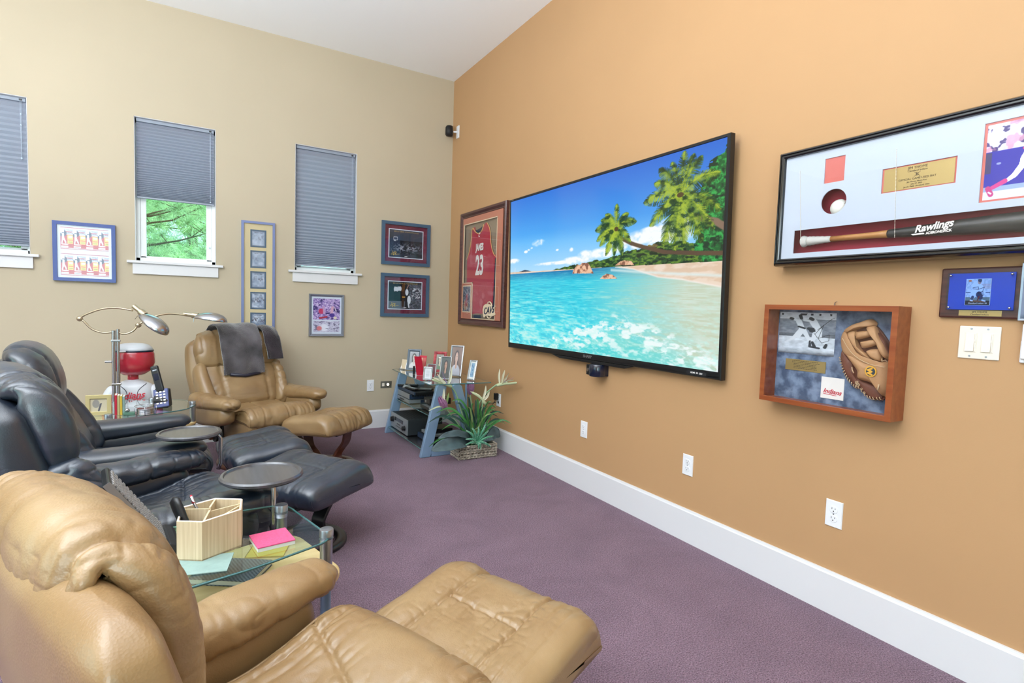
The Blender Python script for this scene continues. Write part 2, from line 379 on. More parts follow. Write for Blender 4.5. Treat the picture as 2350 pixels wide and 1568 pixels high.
# ================================================================== ROOM SHELL
RX0, RY0, RH = -7.0, -8.0, 3.603
def carpet_mat():
    m = bpy.data.materials.new('mauve_carpet'); m.use_nodes = True; nt = m.node_tree; N = nt.nodes; L = nt.links
    b = N['Principled BSDF']; b.inputs['Roughness'].default_value = .95; b.inputs['Specular IOR Level'].default_value = .1
    b.inputs['Sheen Weight'].default_value = .25; b.inputs['Sheen Roughness'].default_value = .6; b.inputs['Sheen Tint'].default_value = (.9, .8, .9, 1)
    tc = N.new('ShaderNodeTexCoord')
    n = N.new('ShaderNodeTexNoise'); n.inputs['Scale'].default_value = 190; n.inputs['Detail'].default_value = 3; n.inputs['Roughness'].default_value = .7
    L.new(tc.outputs['Object'], n.inputs[0])
    r = N.new('ShaderNodeValToRGB'); L.new(n.outputs['Fac'], r.inputs[0]); r.color_ramp.elements[0].position = .36; r.color_ramp.elements[1].position = .66
    r.color_ramp.elements[0].color = hexc(76, 50, 66); r.color_ramp.elements[1].color = hexc(164, 132, 150)
    n2 = N.new('ShaderNodeTexNoise'); n2.inputs['Scale'].default_value = 2.2; n2.inputs['Detail'].default_value = 5; n2.inputs['Distortion'].default_value = 1.5
    L.new(tc.outputs['Object'], n2.inputs[0])
    r2 = N.new('ShaderNodeValToRGB'); L.new(n2.outputs['Fac'], r2.inputs[0]); r2.color_ramp.elements[0].position = .35; r2.color_ramp.elements[1].position = .68
    r2.color_ramp.elements[0].color = (.86, .84, .86, 1); r2.color_ramp.elements[1].color = (1.08, 1.08, 1.08, 1)
    mx = N.new('ShaderNodeMix'); mx.data_type = 'RGBA'; mx.blend_type = 'MULTIPLY'; mx.inputs[0].default_value = 1
    L.new(r.outputs[0], mx.inputs[6]); L.new(r2.outputs[0], mx.inputs[7]); L.new(mx.outputs[2], b.inputs['Base Color'])
    v = N.new('ShaderNodeTexVoronoi'); v.inputs['Scale'].default_value = 210; L.new(tc.outputs['Object'], v.inputs[0])
    ad = N.new('ShaderNodeMath'); ad.operation = 'ADD'; L.new(n.outputs['Fac'], ad.inputs[0]); L.new(v.outputs['Distance'], ad.inputs[1])
    bp = N.new('ShaderNodeBump'); bp.inputs['Strength'].default_value = .9; bp.inputs['Distance'].default_value = .006
    L.new(ad.outputs[0], bp.inputs['Height']); L.new(bp.outputs[0], b.inputs['Normal']); return m
M['carpet'] = carpet_mat()
struct(MB().box(RX0-.2, .2, RY0-.2, .2, -.1, 0).build('floor', 'carpet'), 'mauve carpeted floor of the room')
struct(MB().box(RX0-.2, .2, RY0-.2, .2, RH, RH+.1).build('ceiling', 'ceiling'), 'flat white painted ceiling')
struct(MB().box(0, .2, RY0-.2, .2, 0, RH).build('wall_right', 'wall_orange'), 'orange accent wall carrying the television')
def wall_with_holes(name, m, a0, a1, holes, place, label):
    """plain wall slabs around rectangular openings; holes (x0,x1,z0,z1) sorted by x"""
    mb = MB(); x = a0
    for (h0, h1, z0, z1) in holes:
        place(mb, x, h0, 0, RH); place(mb, h0, h1, 0, z0); place(mb, h0, h1, z1, RH); x = h1
    place(mb, x, a1, 0, RH); return struct(mb.build(name, m), label)
WIN = [(-3.979, -3.408), (-2.762, -2.191), (-1.5545, -.996)]; WZ0, WZ1 = 1.535, 2.6895
wall_with_holes('wall_left', 'wall_beige', RX0, 0, [(a, b, WZ0, WZ1) for a, b in WIN], lambda mb, a, b, z0, z1: mb.box(a, b, 0, .16, z0, z1), 'beige wall with three narrow windows')
wall_with_holes('wall_back', 'wall_beige', RX0, 0, [(-5.0, -1.4, .4, 2.7)], lambda mb, a, b, z0, z1: mb.box(a, b, RY0-.16, RY0, z0, z1), 'beige wall behind the viewer with a wide window')
wall_with_holes('wall_side', 'wall_beige', RY0, 0, [(-5.7, -2.7, .4, 2.7)], lambda mb, a, b, z0, z1: mb.box(RX0-.16, RX0, a, b, z0, z1), 'beige wall opposite the television wall')
def big_window(name, axis, pos, a0, a1, label):
    def bx(mb, a, b, z0, z1, d0, d1):
        if axis == 'y': mb.box(a, b, pos+d0, pos+d1, z0, z1)
        else: mb.box(pos+d0, pos+d1, a, b, z0, z1)
    f = MB(); w = .07
    for (a, b, z0, z1) in ((a0, a1, .4, .4+w), (a0, a1, 2.7-w, 2.7), (a0, a0+w, .4, 2.7), (a1-w, a1, .4, 2.7), ((a0+a1)/2-w/2, (a0+a1)/2+w/2, .4, 2.7)): bx(f, a, b, z0, z1, -.12, -.04)
    r = struct(f.build(name, 'trim'), label); g = MB(); bx(g, a0+w, a1-w, .4+w, 2.7-w, -.09, -.085); g.build('pane', 'window_glass', r)
big_window('window_4', 'y', RY0, -5.0, -1.4, 'wide white window behind the viewer'); big_window('window_5', 'x', RX0, -5.7, -2.7, 'wide white window in the wall opposite the television')
# baseboards with a small bevelled cap
def baseboard(name, label, p0, p1, inward):
    d = np.array(p1)-np.array(p0); L = np.linalg.norm(d); prof = [(0, 0), (.015, 0), (.015, .168), (.011, .174), (.009, .182), (0, .182)]
    t = d/L; n = np.array(inward, float); V = [tuple(np.array(q)+n*a)+(z,) for q in (p0, p1) for (a, z) in prof]; k = len(prof)
    F = [(i, (i+1) % k, k+(i+1) % k, k+i) for i in range(k)]+[tuple(range(k)), tuple(range(k, 2*k))]
    return struct(MB().add(V, F).build(name, 'trim'), label)
baseboard('baseboard_right', 'tall white baseboard along the orange wall', (0, RY0), (0, 0), (-1, 0))
baseboard('baseboard_left', 'tall white baseboard along the beige wall', (RX0, 0), (0, 0), (0, -1))
baseboard('baseboard_back', 'white baseboard behind the viewer', (RX0, RY0), (0, RY0), (0, 1))
baseboard('baseboard_side', 'white baseboard opposite the television wall', (RX0, RY0), (RX0, 0), (1, 0))

# ------------------------------------------------------------------ the three narrow windows with their sills
for k, (a, b) in enumerate(WIN):
    lab = ['leftmost narrow window, cut by the picture edge', 'narrow window with its blind half raised and greenery behind', 'narrow window beside the pair of framed photographs'][k]
    f = MB(); z0, z1 = WZ0, WZ1; y0, y1 = .075, .13
    for (p, q, r, s) in ((a, b, z0, z0+.04), (a, b, z1-.035, z1), (a, a+.03, z0, z1), (b-.03, b, z0, z1)): f.box(p, q, y0, y1, r, s)
    w = struct(f.build('window_%d' % (k+1), 'vinyl', bevel=.003), lab)
    s = MB(); o = .0705
    for (p, q, r, t) in ((a+.03, b-.03, z0+.04, z0+.055), (a+.03, b-.03, z1-.06, z1-.035), (a+.03, a+o, z0+.04, z1-.04), (b-o, b-.03, z0+.04, z1-.04)): s.box(p, q, .085, .12, r, t)
    s.build('sash', 'vinyl', w, bevel=.004)
    MB().box(a+o-.003, b-o+.003, .1, .104, z0+.05, z1-.055).build('pane', 'window_glass', w)
    MB().box(a-.055, b+.055, -.034, .0, z0-.012, z0+.009).box(a, b, 0, .076, z0-.012, z0+.009).build('sill', 'trim', w, bevel=.003)
    MB().box(a-.018, b+.018, -.017, 0, z0-.098, z0-.012).build('apron', 'trim', w, bevel=.0015)
    rv = MB()   # white painted returns of the opening
    rv.box(a-.001, a+.003, 0, .075, z0, z1).box(b-.003, b+.001, 0, .075, z0, z1).box(a, b, 0, .075, z1-.003, z1+.001); rv.build('jamb', 'trim', w)
    MB().cyl((b-.045, .082, z0+.16), (b-.045, .07, z0+.16), .006, 12).build('screen_latch', 'chrome', w)

# ------------------------------------------------------------------ cellular blinds
def blind_mat():
    m = mat('blue_grey_blind_fabric', (172, 176, 190), rough=.85, spec=.15)
    nt = m.node_tree; N = nt.nodes; L = nt.links; b = N['Principled BSDF']
    t = N.new('ShaderNodeBsdfTranslucent'); t.inputs[0].default_value = hexc(180, 196, 214)
    mx = N.new('ShaderNodeMixShader'); mx.inputs[0].default_value = .35; L.new(b.outputs[0], mx.inputs[1]); L.new(t.outputs[0], mx.inputs[2])
    L.new(mx.outputs[0], N['Material Output'].inputs[0]); return m
M['blind'] = blind_mat(); M['cord'] = mat('pale_blue_cord', (196, 210, 226), rough=.5)
M['headrail'] = mat('grey_blue_headrail', (150, 158, 172), rough=.45)
for k, ((a, b), zb, lab) in enumerate(zip(WIN, (1.602, 2.052, 1.592), ('blue-grey cellular blind in the leftmost window, almost fully lowered', 'blue-grey cellular blind drawn halfway up above the green window view', 'blue-grey cellular blind lowered to the sill of the window nearest the corner'))):
    x0, x1 = a+.012, b-.012; top = WZ1-.004; R = thing('cellular_blind', lab, 'blind', ((a+b)/2, .045, top), 0, 'cellular blinds'); cx = (a+b)/2
    MB().box(x0-cx, x1-cx, -.02, .014, -.026, 0).build('headrail', 'headrail', R, bevel=.003)
    L0 = -.026; L1 = zb-top+.014; n = 56; t = np.linspace(0, 1, n+1); g = (1-(1-t)**1.0)
    # the pleats hang more open at the top than at the bottom
    w = 1.35-.9*t**1.5 if k != 1 else 1.25-.75*t**1.3
    g = np.r_[0, np.cumsum((w[1:]+w[:-1])/2)]; g /= g[-1]; n_eff = 34 if k != 1 else 30
    zs = np.interp(np.linspace(0, 1, n_eff*2+1), np.linspace(0, 1, n+1), g)*(L1-L0)+L0
    V = []
    for i, z in enumerate(zs):
        y = -.012 if i % 2 else .0
        V += [(x0-cx, y, z), (x1-cx, y, z)]
    for i, z in enumerate(zs[::-1]):
        y = .024 if (i % 2) else .012
        V += [(x0-cx, y, z), (x1-cx, y, z)]
    nn = len(V)//2; F = [(2*i, 2*i+1, 2*((i+1) % nn)+1, 2*((i+1) % nn)) for i in range(nn)]
    MB().add(V, F).build('pleated_fabric', 'blind', R)
    MB().box(x0-cx, x1-cx, -.014, .016, L1-.014, L1).build('bottom_rail', 'headrail', R, bevel=.003)
    zc = (-.44, -.61, -.41)[k]; xc = x1-cx-.027
    c = MB().tube([(xc-.003, -.021, -.02), (xc-.003, -.024, zc*.3), (xc-.001, -.024, zc)], .0011, 6).tube([(xc+.003, -.021, -.02), (xc+.002, -.024, zc*.3), (xc+.001, -.024, zc)], .0011, 6)
    for zz in ((-.12, -.2, zc) if k == 0 else (zc+.05, zc)): c.lathe([(.001, -.006), (.0055, -.004), (.0065, .0), (.0045, .005), (.001, .007)], 10, loc=(xc, -.024, zz))
    c.build('pull_cord', 'cord', R, smooth=True)
    MB().box(xc-.009, xc+.009, -.023, -.019, -.02, -.008).build('cord_lock', 'black', R)

# ------------------------------------------------------------------ outdoors: pine branches outside the windows
M['needle'] = mat('pale_green_pine_needles', (196, 224, 168), rough=.6, var=(3, .35)); M['bark'] = mat('brown_pine_bark', (120, 96, 74), rough=.9, bump=(30, .6, .01))
def pine(name, loc, h, seed, label, k=1.0):
    r = random.Random(seed); t = thing(name, label, 'tree', loc)
    MB().tube([(0, 0, -1.5), (.05, .05, h*.5), (.0, .1, h)], [.16, .12, .03], 12).build('trunk', 'bark', t, smooth=True)
    br = MB(); V = []; F = []
    for i in range(110):
        z = r.uniform(.1, h*.97); a = r.uniform(0, 2*PI); L = r.uniform(.9, 1.9)*(1.2-z/h*.6); p = Vector((0, .05, z)); pts = [p.copy()]
        for s in range(1, 5): pts.append(Vector((math.cos(a)*L*s/4, .05+math.sin(a)*L*s/4, z+L*.16*(s/4)**2+r.uniform(-.04, .04))))
        br.tube([tuple(q) for q in pts], [.022, .017, .012, .009, .005], 6)
        tips = []
        for s in range(7):
            f = r.uniform(.3, 1.0)*4; j = min(int(f), 3); q = pts[j].lerp(pts[j+1], f-j); e = q+Vector((r.uniform(-.2, .2), r.uniform(-.2, .2), r.uniform(-.02, .14)))
            br.tube([tuple(q), tuple(e)], [.005, .003], 4); tips.append(e)
        tips.append(pts[-1])
        for e in tips:
            for q in range(46):
                d = Vector((r.gauss(0, 1), r.gauss(0, 1), r.gauss(.25, .8))).normalized(); ln = r.uniform(.10, .19); ln *= k; sd = d.orthogonal().normalized()*.0032*k
                s0 = e+d*.0+Vector((r.uniform(-.02, .02),)*3); n0 = len(V); V += [tuple(s0-sd), tuple(s0+sd), tuple(s0+d*ln)]; F.append((n0, n0+1, n0+2))
    br.build('branches', 'bark', t)
    fo = MB().add(V, F).build('foliage', 'needle', t); fo['kind'] = 'stuff'
pine('pine_tree', (-3.4, 2.5, .2), 3.6, 3, 'pale green long-needled pine seen through the half-open window', 1.25)
pine('pine_tree', (-1.35, 4.6, 0.2), 3.9, 8, 'second pine filling the right of the window view', 1.5)
pine('pine_tree', (-4.3, 6.9, 0.2), 4.2, 12, 'third pine far back on the left of the window view', 1.9)
pine('pine_tree', (-2.45, 9.5, -.2), 5.2, 21, 'farthest pine, dim green behind the others', 2.6)
M['grass'] = mat('dry_lawn', (150, 160, 120), rough=.95, var=(2, .2))
struct(MB().box(-14, 14, .5, 22, -.6, -.5).build('ground', 'grass'), 'lawn outside the windows')
# ================================================================== THINGS ON THE BEIGE WALL
def fr(W, d, prof, parent, m, name='frame'): return MB().ring(W[0], W[1], prof).build(name, m, parent)
FLAT = lambda w, d: [(0, 0), (0, -d), (w, -d), (w, -d*.35), (w, 0)]
def cove(w, d): return [(0, 0), (0, -d*.75), (w*.12, -d), (w*.4, -d*.98), (w*.7, -d*.62), (w*.86, -d*.6), (w, -d*.45), (w, 0)]
M['navy'] = mat('glossy_blue_frame', (22, 58, 140), rough=.25); M['violet_frame'] = mat('blue_violet_metal_frame', (122, 132, 176), rough=.35, metal=.35)
M['slate'] = mat('slate_blue_frame', (66, 92, 118), rough=.35); M['mat_beige'] = mat('beige_mat_board', (206, 190, 152), rough=.9)
M['mat_white'] = mat('pale_mat_board', (206, 216, 232), rough=.9); M['maroon'] = mat('maroon_suede_mat', (104, 34, 58), rough=.9, var=(30, .25)); M['silver'] = mat('silver_frame', (150, 156, 172), rough=.3, metal=.75)
def ticket(U, V):
    C = full(U, (176, 40, 60)); C = mixc(C, rgb(214, 220, 232), rect(U, V, 0, 1, .68, 1)); n = (fbm(U*60, V*60, 0, 5) > .02).astype(float)
    C = mixc(C, rgb(40, 60, 110), rect(U, V, .3, 1, .72, .96)*n*.8); C = mixc(C, rgb(190, 40, 60), rect(U, V, .35, .95, .80, .85)*.6)
    C = mixc(C, rgb(24, 40, 84), ell(U, V, .16, .74, .34, .17)); C = mixc(C, rgb(228, 228, 236), ell(U, V, .14, .84, .17, .13)); C = mixc(C, rgb(24, 40, 84), ell(U, V, .2, .76, .1, .03))
    C = mixc(C, rgb(226, 190, 98), rect(U, V, .56, 1.0, .22, .66)); C = mixc(C, rgb(240, 236, 220), rect(U, V, .64, .94, .52, .62)); C = mixc(C, rgb(196, 60, 50), rect(U, V, .6, .98, .38, .42)); C = mixc(C, rgb(150, 160, 80), rect(U, V, .62, .96, .27, .32))
    C = mixc(C, rgb(214, 220, 236), capsule(U, V, (.22, .66), (.2, .46), .09)); C = mixc(C, rgb(214, 220, 236), capsule(U, V, (.2, .5), (.12, .24), .05)); C = mixc(C, rgb(214, 220, 236), capsule(U, V, (.26, .5), (.42, .28), .05))
    C = mixc(C, rgb(226, 200, 206), ell(U, V, .35, .18, .3, .035)); C = mixc(C, rgb(220, 222, 230), rect(U, V, .05, .62, .02, .10)); C = mixc(C, rgb(60, 60, 80), rect(U, V, .1, .58, .045, .07)*(np.sin(U*160) > 0)); return C
def tickets(U, V):
    C = full(U, (206, 214, 230)); C = mixc(C, rgb(168, 60, 76), rect(U, V, 0, 1, .955, .985)+rect(U, V, 0, 1, .015, .045))
    t = ticket((U*3.9) % 1.0, (V-.07)/.86); return np.where(((V > .07) & (V < .93))[..., None], t, C)
t = wall_item('ticket_frame', 'blue-framed sheet of eight red baseball tickets on pale mat', 'picture', 'left', -3.0815, 1.582)
fr((.386, .452), .03, FLAT(.026, .028), t, 'navy')
MB().box(-.17, .17, -.012, -.002, -.205, .205).build('mat_board', 'mat_white', t)
for s in (1, -1): pic('ticket_sheet', t, -.148, .148, .086*s+(-.085 if s > 0 else -.087)+(.014 if s > 0 else -.012), .086*s+(.086 if s > 0 else .084)+(.014 if s > 0 else -.012), -.0128, 300, 170, tickets)
MB().box(-.169, .169, -.018, -.0165, -.202, .202).build('glass', 'glass', t)

def smallpic(seed, tone):
    def f(U, V):
        n = fbm(U*3, V*4, 0, seed, 3); n2 = fbm(U*9, V*9, 0, seed+3, 3)
        C = mixc(full(U, (196, 206, 222)), rgb(124, 140, 166), .5+n*1.6*tone); C = mixc(C, rgb(60, 56, 70), np.clip(n2*2.2+.1, 0, 1)*np.clip(1-abs(V-.55)/.26, 0, 1)*tone)
        C = mixc(C, rgb(90, 86, 96), rect(U, V, .2, .8, .86, .9)*(vnoise(U*40, V*4) > -.2)*.7); e = np.clip((np.maximum(abs(U-.5), abs(V-.5))-.42)*12, 0, 1)
        return mixc(C, rgb(70, 78, 92), e*.7)
    return f
t = wall_item('photo_strip_frame', 'tall narrow blue-violet frame holding a column of small photographs', 'picture', 'left', -1.8595, 1.43)
fr((.272, 1.04), .03, FLAT(.02, .022), t, 'violet_frame'); MB().box(-.117, .117, -.008, -.002, -.502, .502).build('mat_board', 'mat_beige', t)
for k in range(5):
    z = 1.801-.1838*k-1.43; c = MB().ring(.128, .154, [(0, -.008), (0, -.0105), (.011, -.0105), (.011, -.008)], 0, z).build('window_mat', 'slate', t)
    pic('photograph', t, -.054, .054, z-.067, z+.067, -.0092, 60, 70, smallpic(40+k, (.35, .4, .5, .8, 1.1)[k]))
MB().box(-.116, .116, -.0135, -.0125, -.5, .5).build('glass', 'glass', t)

def crowd(seed, a, b, c, dark):
    def f(U, V):
        n = fbm(U*16, V*16, 0, seed, 5); n2 = fbm(U*36, V*36, 0, seed+9, 4)
        C = mixc(full(U, a), rgb(*b), .5+n*3); C = mixc(C, rgb(*c), np.clip((n2-.05)*2.5, 0, 1)); return mixc(C, rgb(*dark), np.clip((fbm(U*10+5, V*10, 0, seed+4)-.12)*5, 0, 1))
    return f
def collage1(U, V):
    C = crowd(3, (120, 96, 170), (176, 150, 210), (224, 210, 236), (50, 40, 110))(U, V)
    C = mixc(C, rgb(190, 44, 96), ell(U, V, .3, .4, .1, .13, .4)); C = mixc(C, rgb(190, 150, 190), capsule(U, V, (.38, .62), (.4, .3), .03)); C = mixc(C, rgb(170, 40, 70), capsule(U, V, (.25, .08), (.5, .14), .04))
    C = mixc(C, rgb(206, 160, 190), capsule(U, V, (.72, .6), (.68, .3), .05)); C = mixc(C, rgb(56, 34, 140), ell(U, V, .7, .22, .1, .09, .3)); C = mixc(C, rgb(214, 204, 226), capsule(U, V, (.8, .6), (.86, .4), .015)); return mixc(C, rgb(220, 210, 190), ell(U, V, .82, .1, .06, .07))
def collage2(U, V):
    C = crowd(8, (166, 162, 196), (196, 196, 220), (214, 214, 232), (110, 106, 140))(U, V); C = mixc(C, rgb(222, 224, 240), ell(U, V, .42, .4, .16, .34, .4)); C = mixc(C, rgb(206, 120, 130), ell(U, V, .22, .34, .1, .2, .5))
    return mixc(C, rgb(90, 84, 120), rect(U, V, .45, .95, .3, .36)*(vnoise(U*50, V*3) > -.1)+rect(U, V, .5, .9, .2, .23)*(vnoise(U*70, V*3) > 0))
t = wall_item('collage_frame', 'small silver frame with a purple crowd photo above a pale print', 'picture', 'left', -1.266, 1.13)
fr((.322, .402), .03, cove(.025, .024), t, 'silver'); MB().box(-.138, .138, -.008, -.002, -.178, .178).build('mat_board', 'mat_white', t)
pic('action_photograph', t, -.123, .123, -.042, .158, -.0086, 150, 120, collage1); pic('pale_photograph', t, -.12, .12, -.16, -.055, -.0086, 130, 70, collage2)
MB().box(-.137, .137, -.0125, -.0115, -.177, .177).build('glass', 'glass', t)

def champ(kind):
    def f(U, V):
        n = fbm(U*30, V*30, 0, 11+kind, 4)
        C = full(U, (22, 28, 40))
        if kind == 0:
            C = mixc(C, rgb(52, 62, 80), rect(U, V, 0, 1, .62, 1)); band = np.clip(1-abs(V-.34)/.26, 0, 1)*np.clip(1.3-abs(U-.5)*1.8, 0, 1)
            C = mixc(C, rgb(178, 182, 200), np.clip((n+.02)*6, 0, 1)*band*.9); C = mixc(C, rgb(36, 50, 66), rect(U, V, 0, .12, .3, .9)*.7)
            C = mixc(C, rgb(200, 206, 216), rect(U, V, .12, .24, .62, .74)-rect(U, V, .13, .23, .635, .725)); C = mixc(C, rgb(200, 206, 216), rect(U, V, .13, .19, .58, .63)*.8)
            C = mixc(C, rgb(60, 66, 84), rect(U, V, .15, .8, 0, .12)*.7)
        else:
            C = mixc(C, rgb(96, 98, 116), rect(U, V, .62, 1, 0, .9)*(.6+n)); C = mixc(C, rgb(120, 124, 140), rect(U, V, 0, .5, 0, .28)*.7)
            for (x, y, s) in ((.22, .72, 1), (.33, .74, .9)): C = mixc(C, rgb(204, 208, 220), ell(U, V, x, y, .065*s, .12*s)); C = mixc(C, rgb(30, 26, 30), ell(U, V, x, y+.13, .03, .05)); C = mixc(C, rgb(14, 16, 26), capsule(U, V, (x, y-.12), (x, .35), .05))
            C = mixc(C, rgb(90, 58, 30), capsule(U, V, (.45, .92), (.43, .62), .045)); C = mixc(C, rgb(60, 40, 28), capsule(U, V, (.44, .6), (.43, .1), .05, .03)); C = mixc(C, rgb(190, 140, 60), rect(U, V, .41, .5, .42, .46))
            C = mixc(C, rgb(208, 214, 226), ell(U, V, .55, .62, .05, .12)); C = mixc(C, rgb(210, 216, 228), ell(U, V, .62, .34, .055, .16)); C = mixc(C, rgb(150, 120, 110), capsule(U, V, (.55, .75), (.6, .9), .015)); C = mixc(C, rgb(206, 210, 222), capsule(U, V, (.6, .2), (.62, .06), .02))
            C = mixc(C, rgb(220, 222, 230), np.clip((n-.12)*8, 0, 1)*rect(U, V, .7, .98, .4, .8)*.8)
        sx = U*8; C = mixc(C, rgb(214, 178, 70), capsule(U, V, (.06, .12), (.2, .2), .006)+capsule(U, V, (.1, .22), (.13, .06), .006)+capsule(U, V, (.13, .08), (.22, .18), .005)+capsule(U, V, (.16, .2), (.2, .07), .006)+capsule(U, V, (.05, .09), (.3, .12), .005))
        return mixc(C, rgb(220, 222, 226), rect(U, V, .46, .54, .03, .055))
    return f
for k, (z, h, lab) in enumerate(((1.871, .432, 'upper of two slate-framed maroon-matted basketball photographs'), (1.35, .436, 'lower of two slate-framed maroon-matted basketball photographs'))):
    t = wall_item('champions_frame', lab, 'picture', 'left', -.4915, z, 'slate-framed champions photographs'); fr((.511, h), .03, FLAT(.032, .026), t, 'slate')
    MB().box(-.224, .224, -.008, -.002, -h/2+.03, h/2-.03).build('mat_board', 'maroon', t)
    MB().box(-.183, .183, -.0095, -.008, -.145, .145).build('inner_mat', 'mat_white', t)
    pic('photograph', t, -.175, .175, -.137, .137, -.0101, 220, 170, champ(k))
    text('2016 NBA CHAMPIONS', t, 0, .12, -.0107, .019, 'brass', sx=1.35); MB().box(-.222, .222, -.0165, -.0155, -h/2+.032, h/2-.032).build('glass', 'glass', t)

# ------------------------------------------------------------------ outlets and switches
def outlet(label, wall, x, z, group='white duplex wall outlets', m='white'):
    t = wall_item('wall_outlet', label, 'outlet', wall, x, z, group)
    p = MB(); w, h = .035, .0572
    V = []
    for (sw, y) in ((1, 0), (1, -.003), (.93, -.0062)):
        for (sx, sz) in ((-1, -1), (1, -1), (1, 1), (-1, 1)): V.append((sx*w*sw, y, sz*(h-w*(1-sw))))
    F = [(0, 1, 2, 3), (8, 9, 10, 11)]+[(i+4*k, (i+1) % 4+4*k, (i+1) % 4+4*k+4, i+4*k+4) for k in (0, 1) for i in range(4)]
    p.add(V, F); p.build('cover_plate', m, t)
    for s in (1, -1):
        f = MB(); pts = []
        for i in range(28):
            a = 2*PI*i/28; pts.append((.0168*math.cos(a), s*.0195+max(-.0135, min(.0135, .0168*math.sin(a)))))
        f.prism(pts, -.0085, -.005, 'y'); r = f.build('receptacle', m, t, bevel=.0006)
        MB().box(-.0078, -.0058, -.0088, -.0083, s*.0195, s*.0195+.008).box(.0058, .0078, -.0088, -.0083, s*.0195+.001, s*.0195+.0075).cyl((0, -.0088, s*.0195-.007), (0, -.0083, s*.0195-.007), .0026, 10).build('slot', 'blackmatte', r)
    MB().cyl((0, -.0068, 0), (0, -.0058, 0), .003, 10).build('screw', 'alu', t)
    return t
outlet('white outlet on the beige wall, left of the media stand', 'left', -.832, .433)
outlet('white outlet on the orange wall beside the plant, with a charger in it', 'right', 1.165, .43)
outlet('white outlet low on the orange wall under the television', 'right', 2.395, .427)
outlet('white outlet on the orange wall below the right end of the television', 'right', 3.318, .426)
outlet('white outlet nearest the viewer, below the baseball glove case', 'right', 4.108, .43)
M['steel'] = mat('stainless_plate', (176, 170, 158), rough=.3, metal=.85)
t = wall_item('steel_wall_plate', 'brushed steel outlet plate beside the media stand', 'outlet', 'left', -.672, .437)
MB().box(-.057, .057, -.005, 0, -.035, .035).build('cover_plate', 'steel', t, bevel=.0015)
MB().box(-.042, -.018, -.008, -.005, -.016, .016).build('receptacle', 'ivory', t, bevel=.002)
M['glow'] = mat('night_light_lens', (255, 250, 240), emit=((255, 244, 220), 2.5))  # glowing dome stands in for a light glint on the steel
r = MB().lathe([(.001, .006), (.008, .005), (.013, 0)], 20, rot=(PI/2, 0, 0), loc=(.018, -.006, 0)).build('plate_glint', 'glow', t, smooth=True)
t = wall_item('light_switch', 'double rocker light switch plate under the blue card plaque', 'switch', 'right', 4.5475, 1.194)
MB().box(-.0575, .0575, -.0055, 0, -.057, .057).build('cover_plate', 'ivory', t, bevel=.003)
for x in (-.023, .023):
    MB().box(x-.0175, x+.0175, -.0062, -.005, -.0345, .0345).build('rocker_frame', 'ivory', t, bevel=.0005)
    k = MB().add([(x-.0145, -.0055, -.031), (x+.0105, -.0055, -.031), (x+.0105, -.0055, .031), (x-.0145, -.0055, .031), (x-.0145, -.011, -.031), (x+.0105, -.011, -.031), (x+.0105, -.0068, .031), (x-.0145, -.0068, .031)], [(0, 1, 2, 3), (4, 7, 6, 5), (0, 4, 5, 1), (1, 5, 6, 2), (2, 6, 7, 3), (3, 7, 4, 0)]).build('rocker', 'ivory', t, bevel=.0008)
    MB().box(x+.0115, x+.0145, -.008, -.005, -.031, .031).build('dimmer_track', 'ivory', t, bevel=.0003); MB().box(x+.0108, x+.0152, -.0095, -.006, .002, .011).build('dimmer_slider', 'ivory', t, bevel=.0005)
for x in (-.023, .023):
    for z in (-.0475, .0475): MB().cyl((x, -.0068, z), (x, -.005, z), .0032, 12).build('screw', 'alu', t)
t = wall_item('fan_remote', 'white wall remote in its cradle, cut by the right picture edge', 'remote', 'right', 4.688, 1.2)
MB().box(-.03, .03, -.012, 0, -.064, .01).build('cradle', 'white', t, bevel=.004); r = MB().box(-.026, .026, -.024, -.006, -.052, .066).build('remote_body', 'white', t, bevel=.006, seg=3)
M['grey_button'] = mat('grey_button', (186, 192, 194), rough=.4)
for z in (.042, .0, -.03): MB().lathe([(.001, .003), (.011, .0028), (.013, 0)], 20, rot=(PI/2, 0, 0), loc=(.003, -.0242, z)).build('button', 'grey_button', r, smooth=True)

# corner speaker
t = wall_item('satellite_speaker', 'small black satellite speaker mounted high beside the wall corner', 'speaker', 'right', .135, 3.05)
MB().box(-.028, .028, -.01, 0, -.062, .062).build('wall_bracket', 'white', t, bevel=.002)
MB().cyl((0, -.01, 0), (-.02, -.045, 0), .009, 12).build('bracket_arm', 'white', t)
b = MB().lathe([(.018, -.052), (.034, -.046), (.038, 0), (.036, .05), (.028, .056)], 24, loc=(-.035, -.085, 0)).build('speaker_body', 'black', t, smooth=True)
MB().lathe([(.001, .041), (.0385, .04), (.0395, 0), (.0385, -.035), (.001, -.036)], 24, loc=(-.0375, -.0865, 0)).build('grille', 'blackmatte', t, smooth=True)
# ================================================================== THINGS ON THE ORANGE WALL
M['mahogany'] = mat('dark_mahogany_frame', (92, 50, 48), rough=.28, grain=(3, 60, 60, (60, 30, 34)), coat=.4)
M['salmon'] = mat('salmon_mat_board', (192, 120, 96), rough=.9); M['cream'] = mat('cream_bevel', (226, 206, 176), rough=.8)
M['taupe'] = mat('taupe_backing_cloth', (142, 124, 104), rough=.95, bump=(400, .3, .0006)); M['jersey_red'] = mat('wine_red_jersey_cloth', (172, 32, 56), rough=.75, bump=(700, .25, .0006), sheen=.2)
M['jersey_navy'] = mat('dark_blue_lining', (30, 40, 66), rough=.8); M['gold_trim'] = mat('gold_piping', (226, 176, 110), rough=.6)
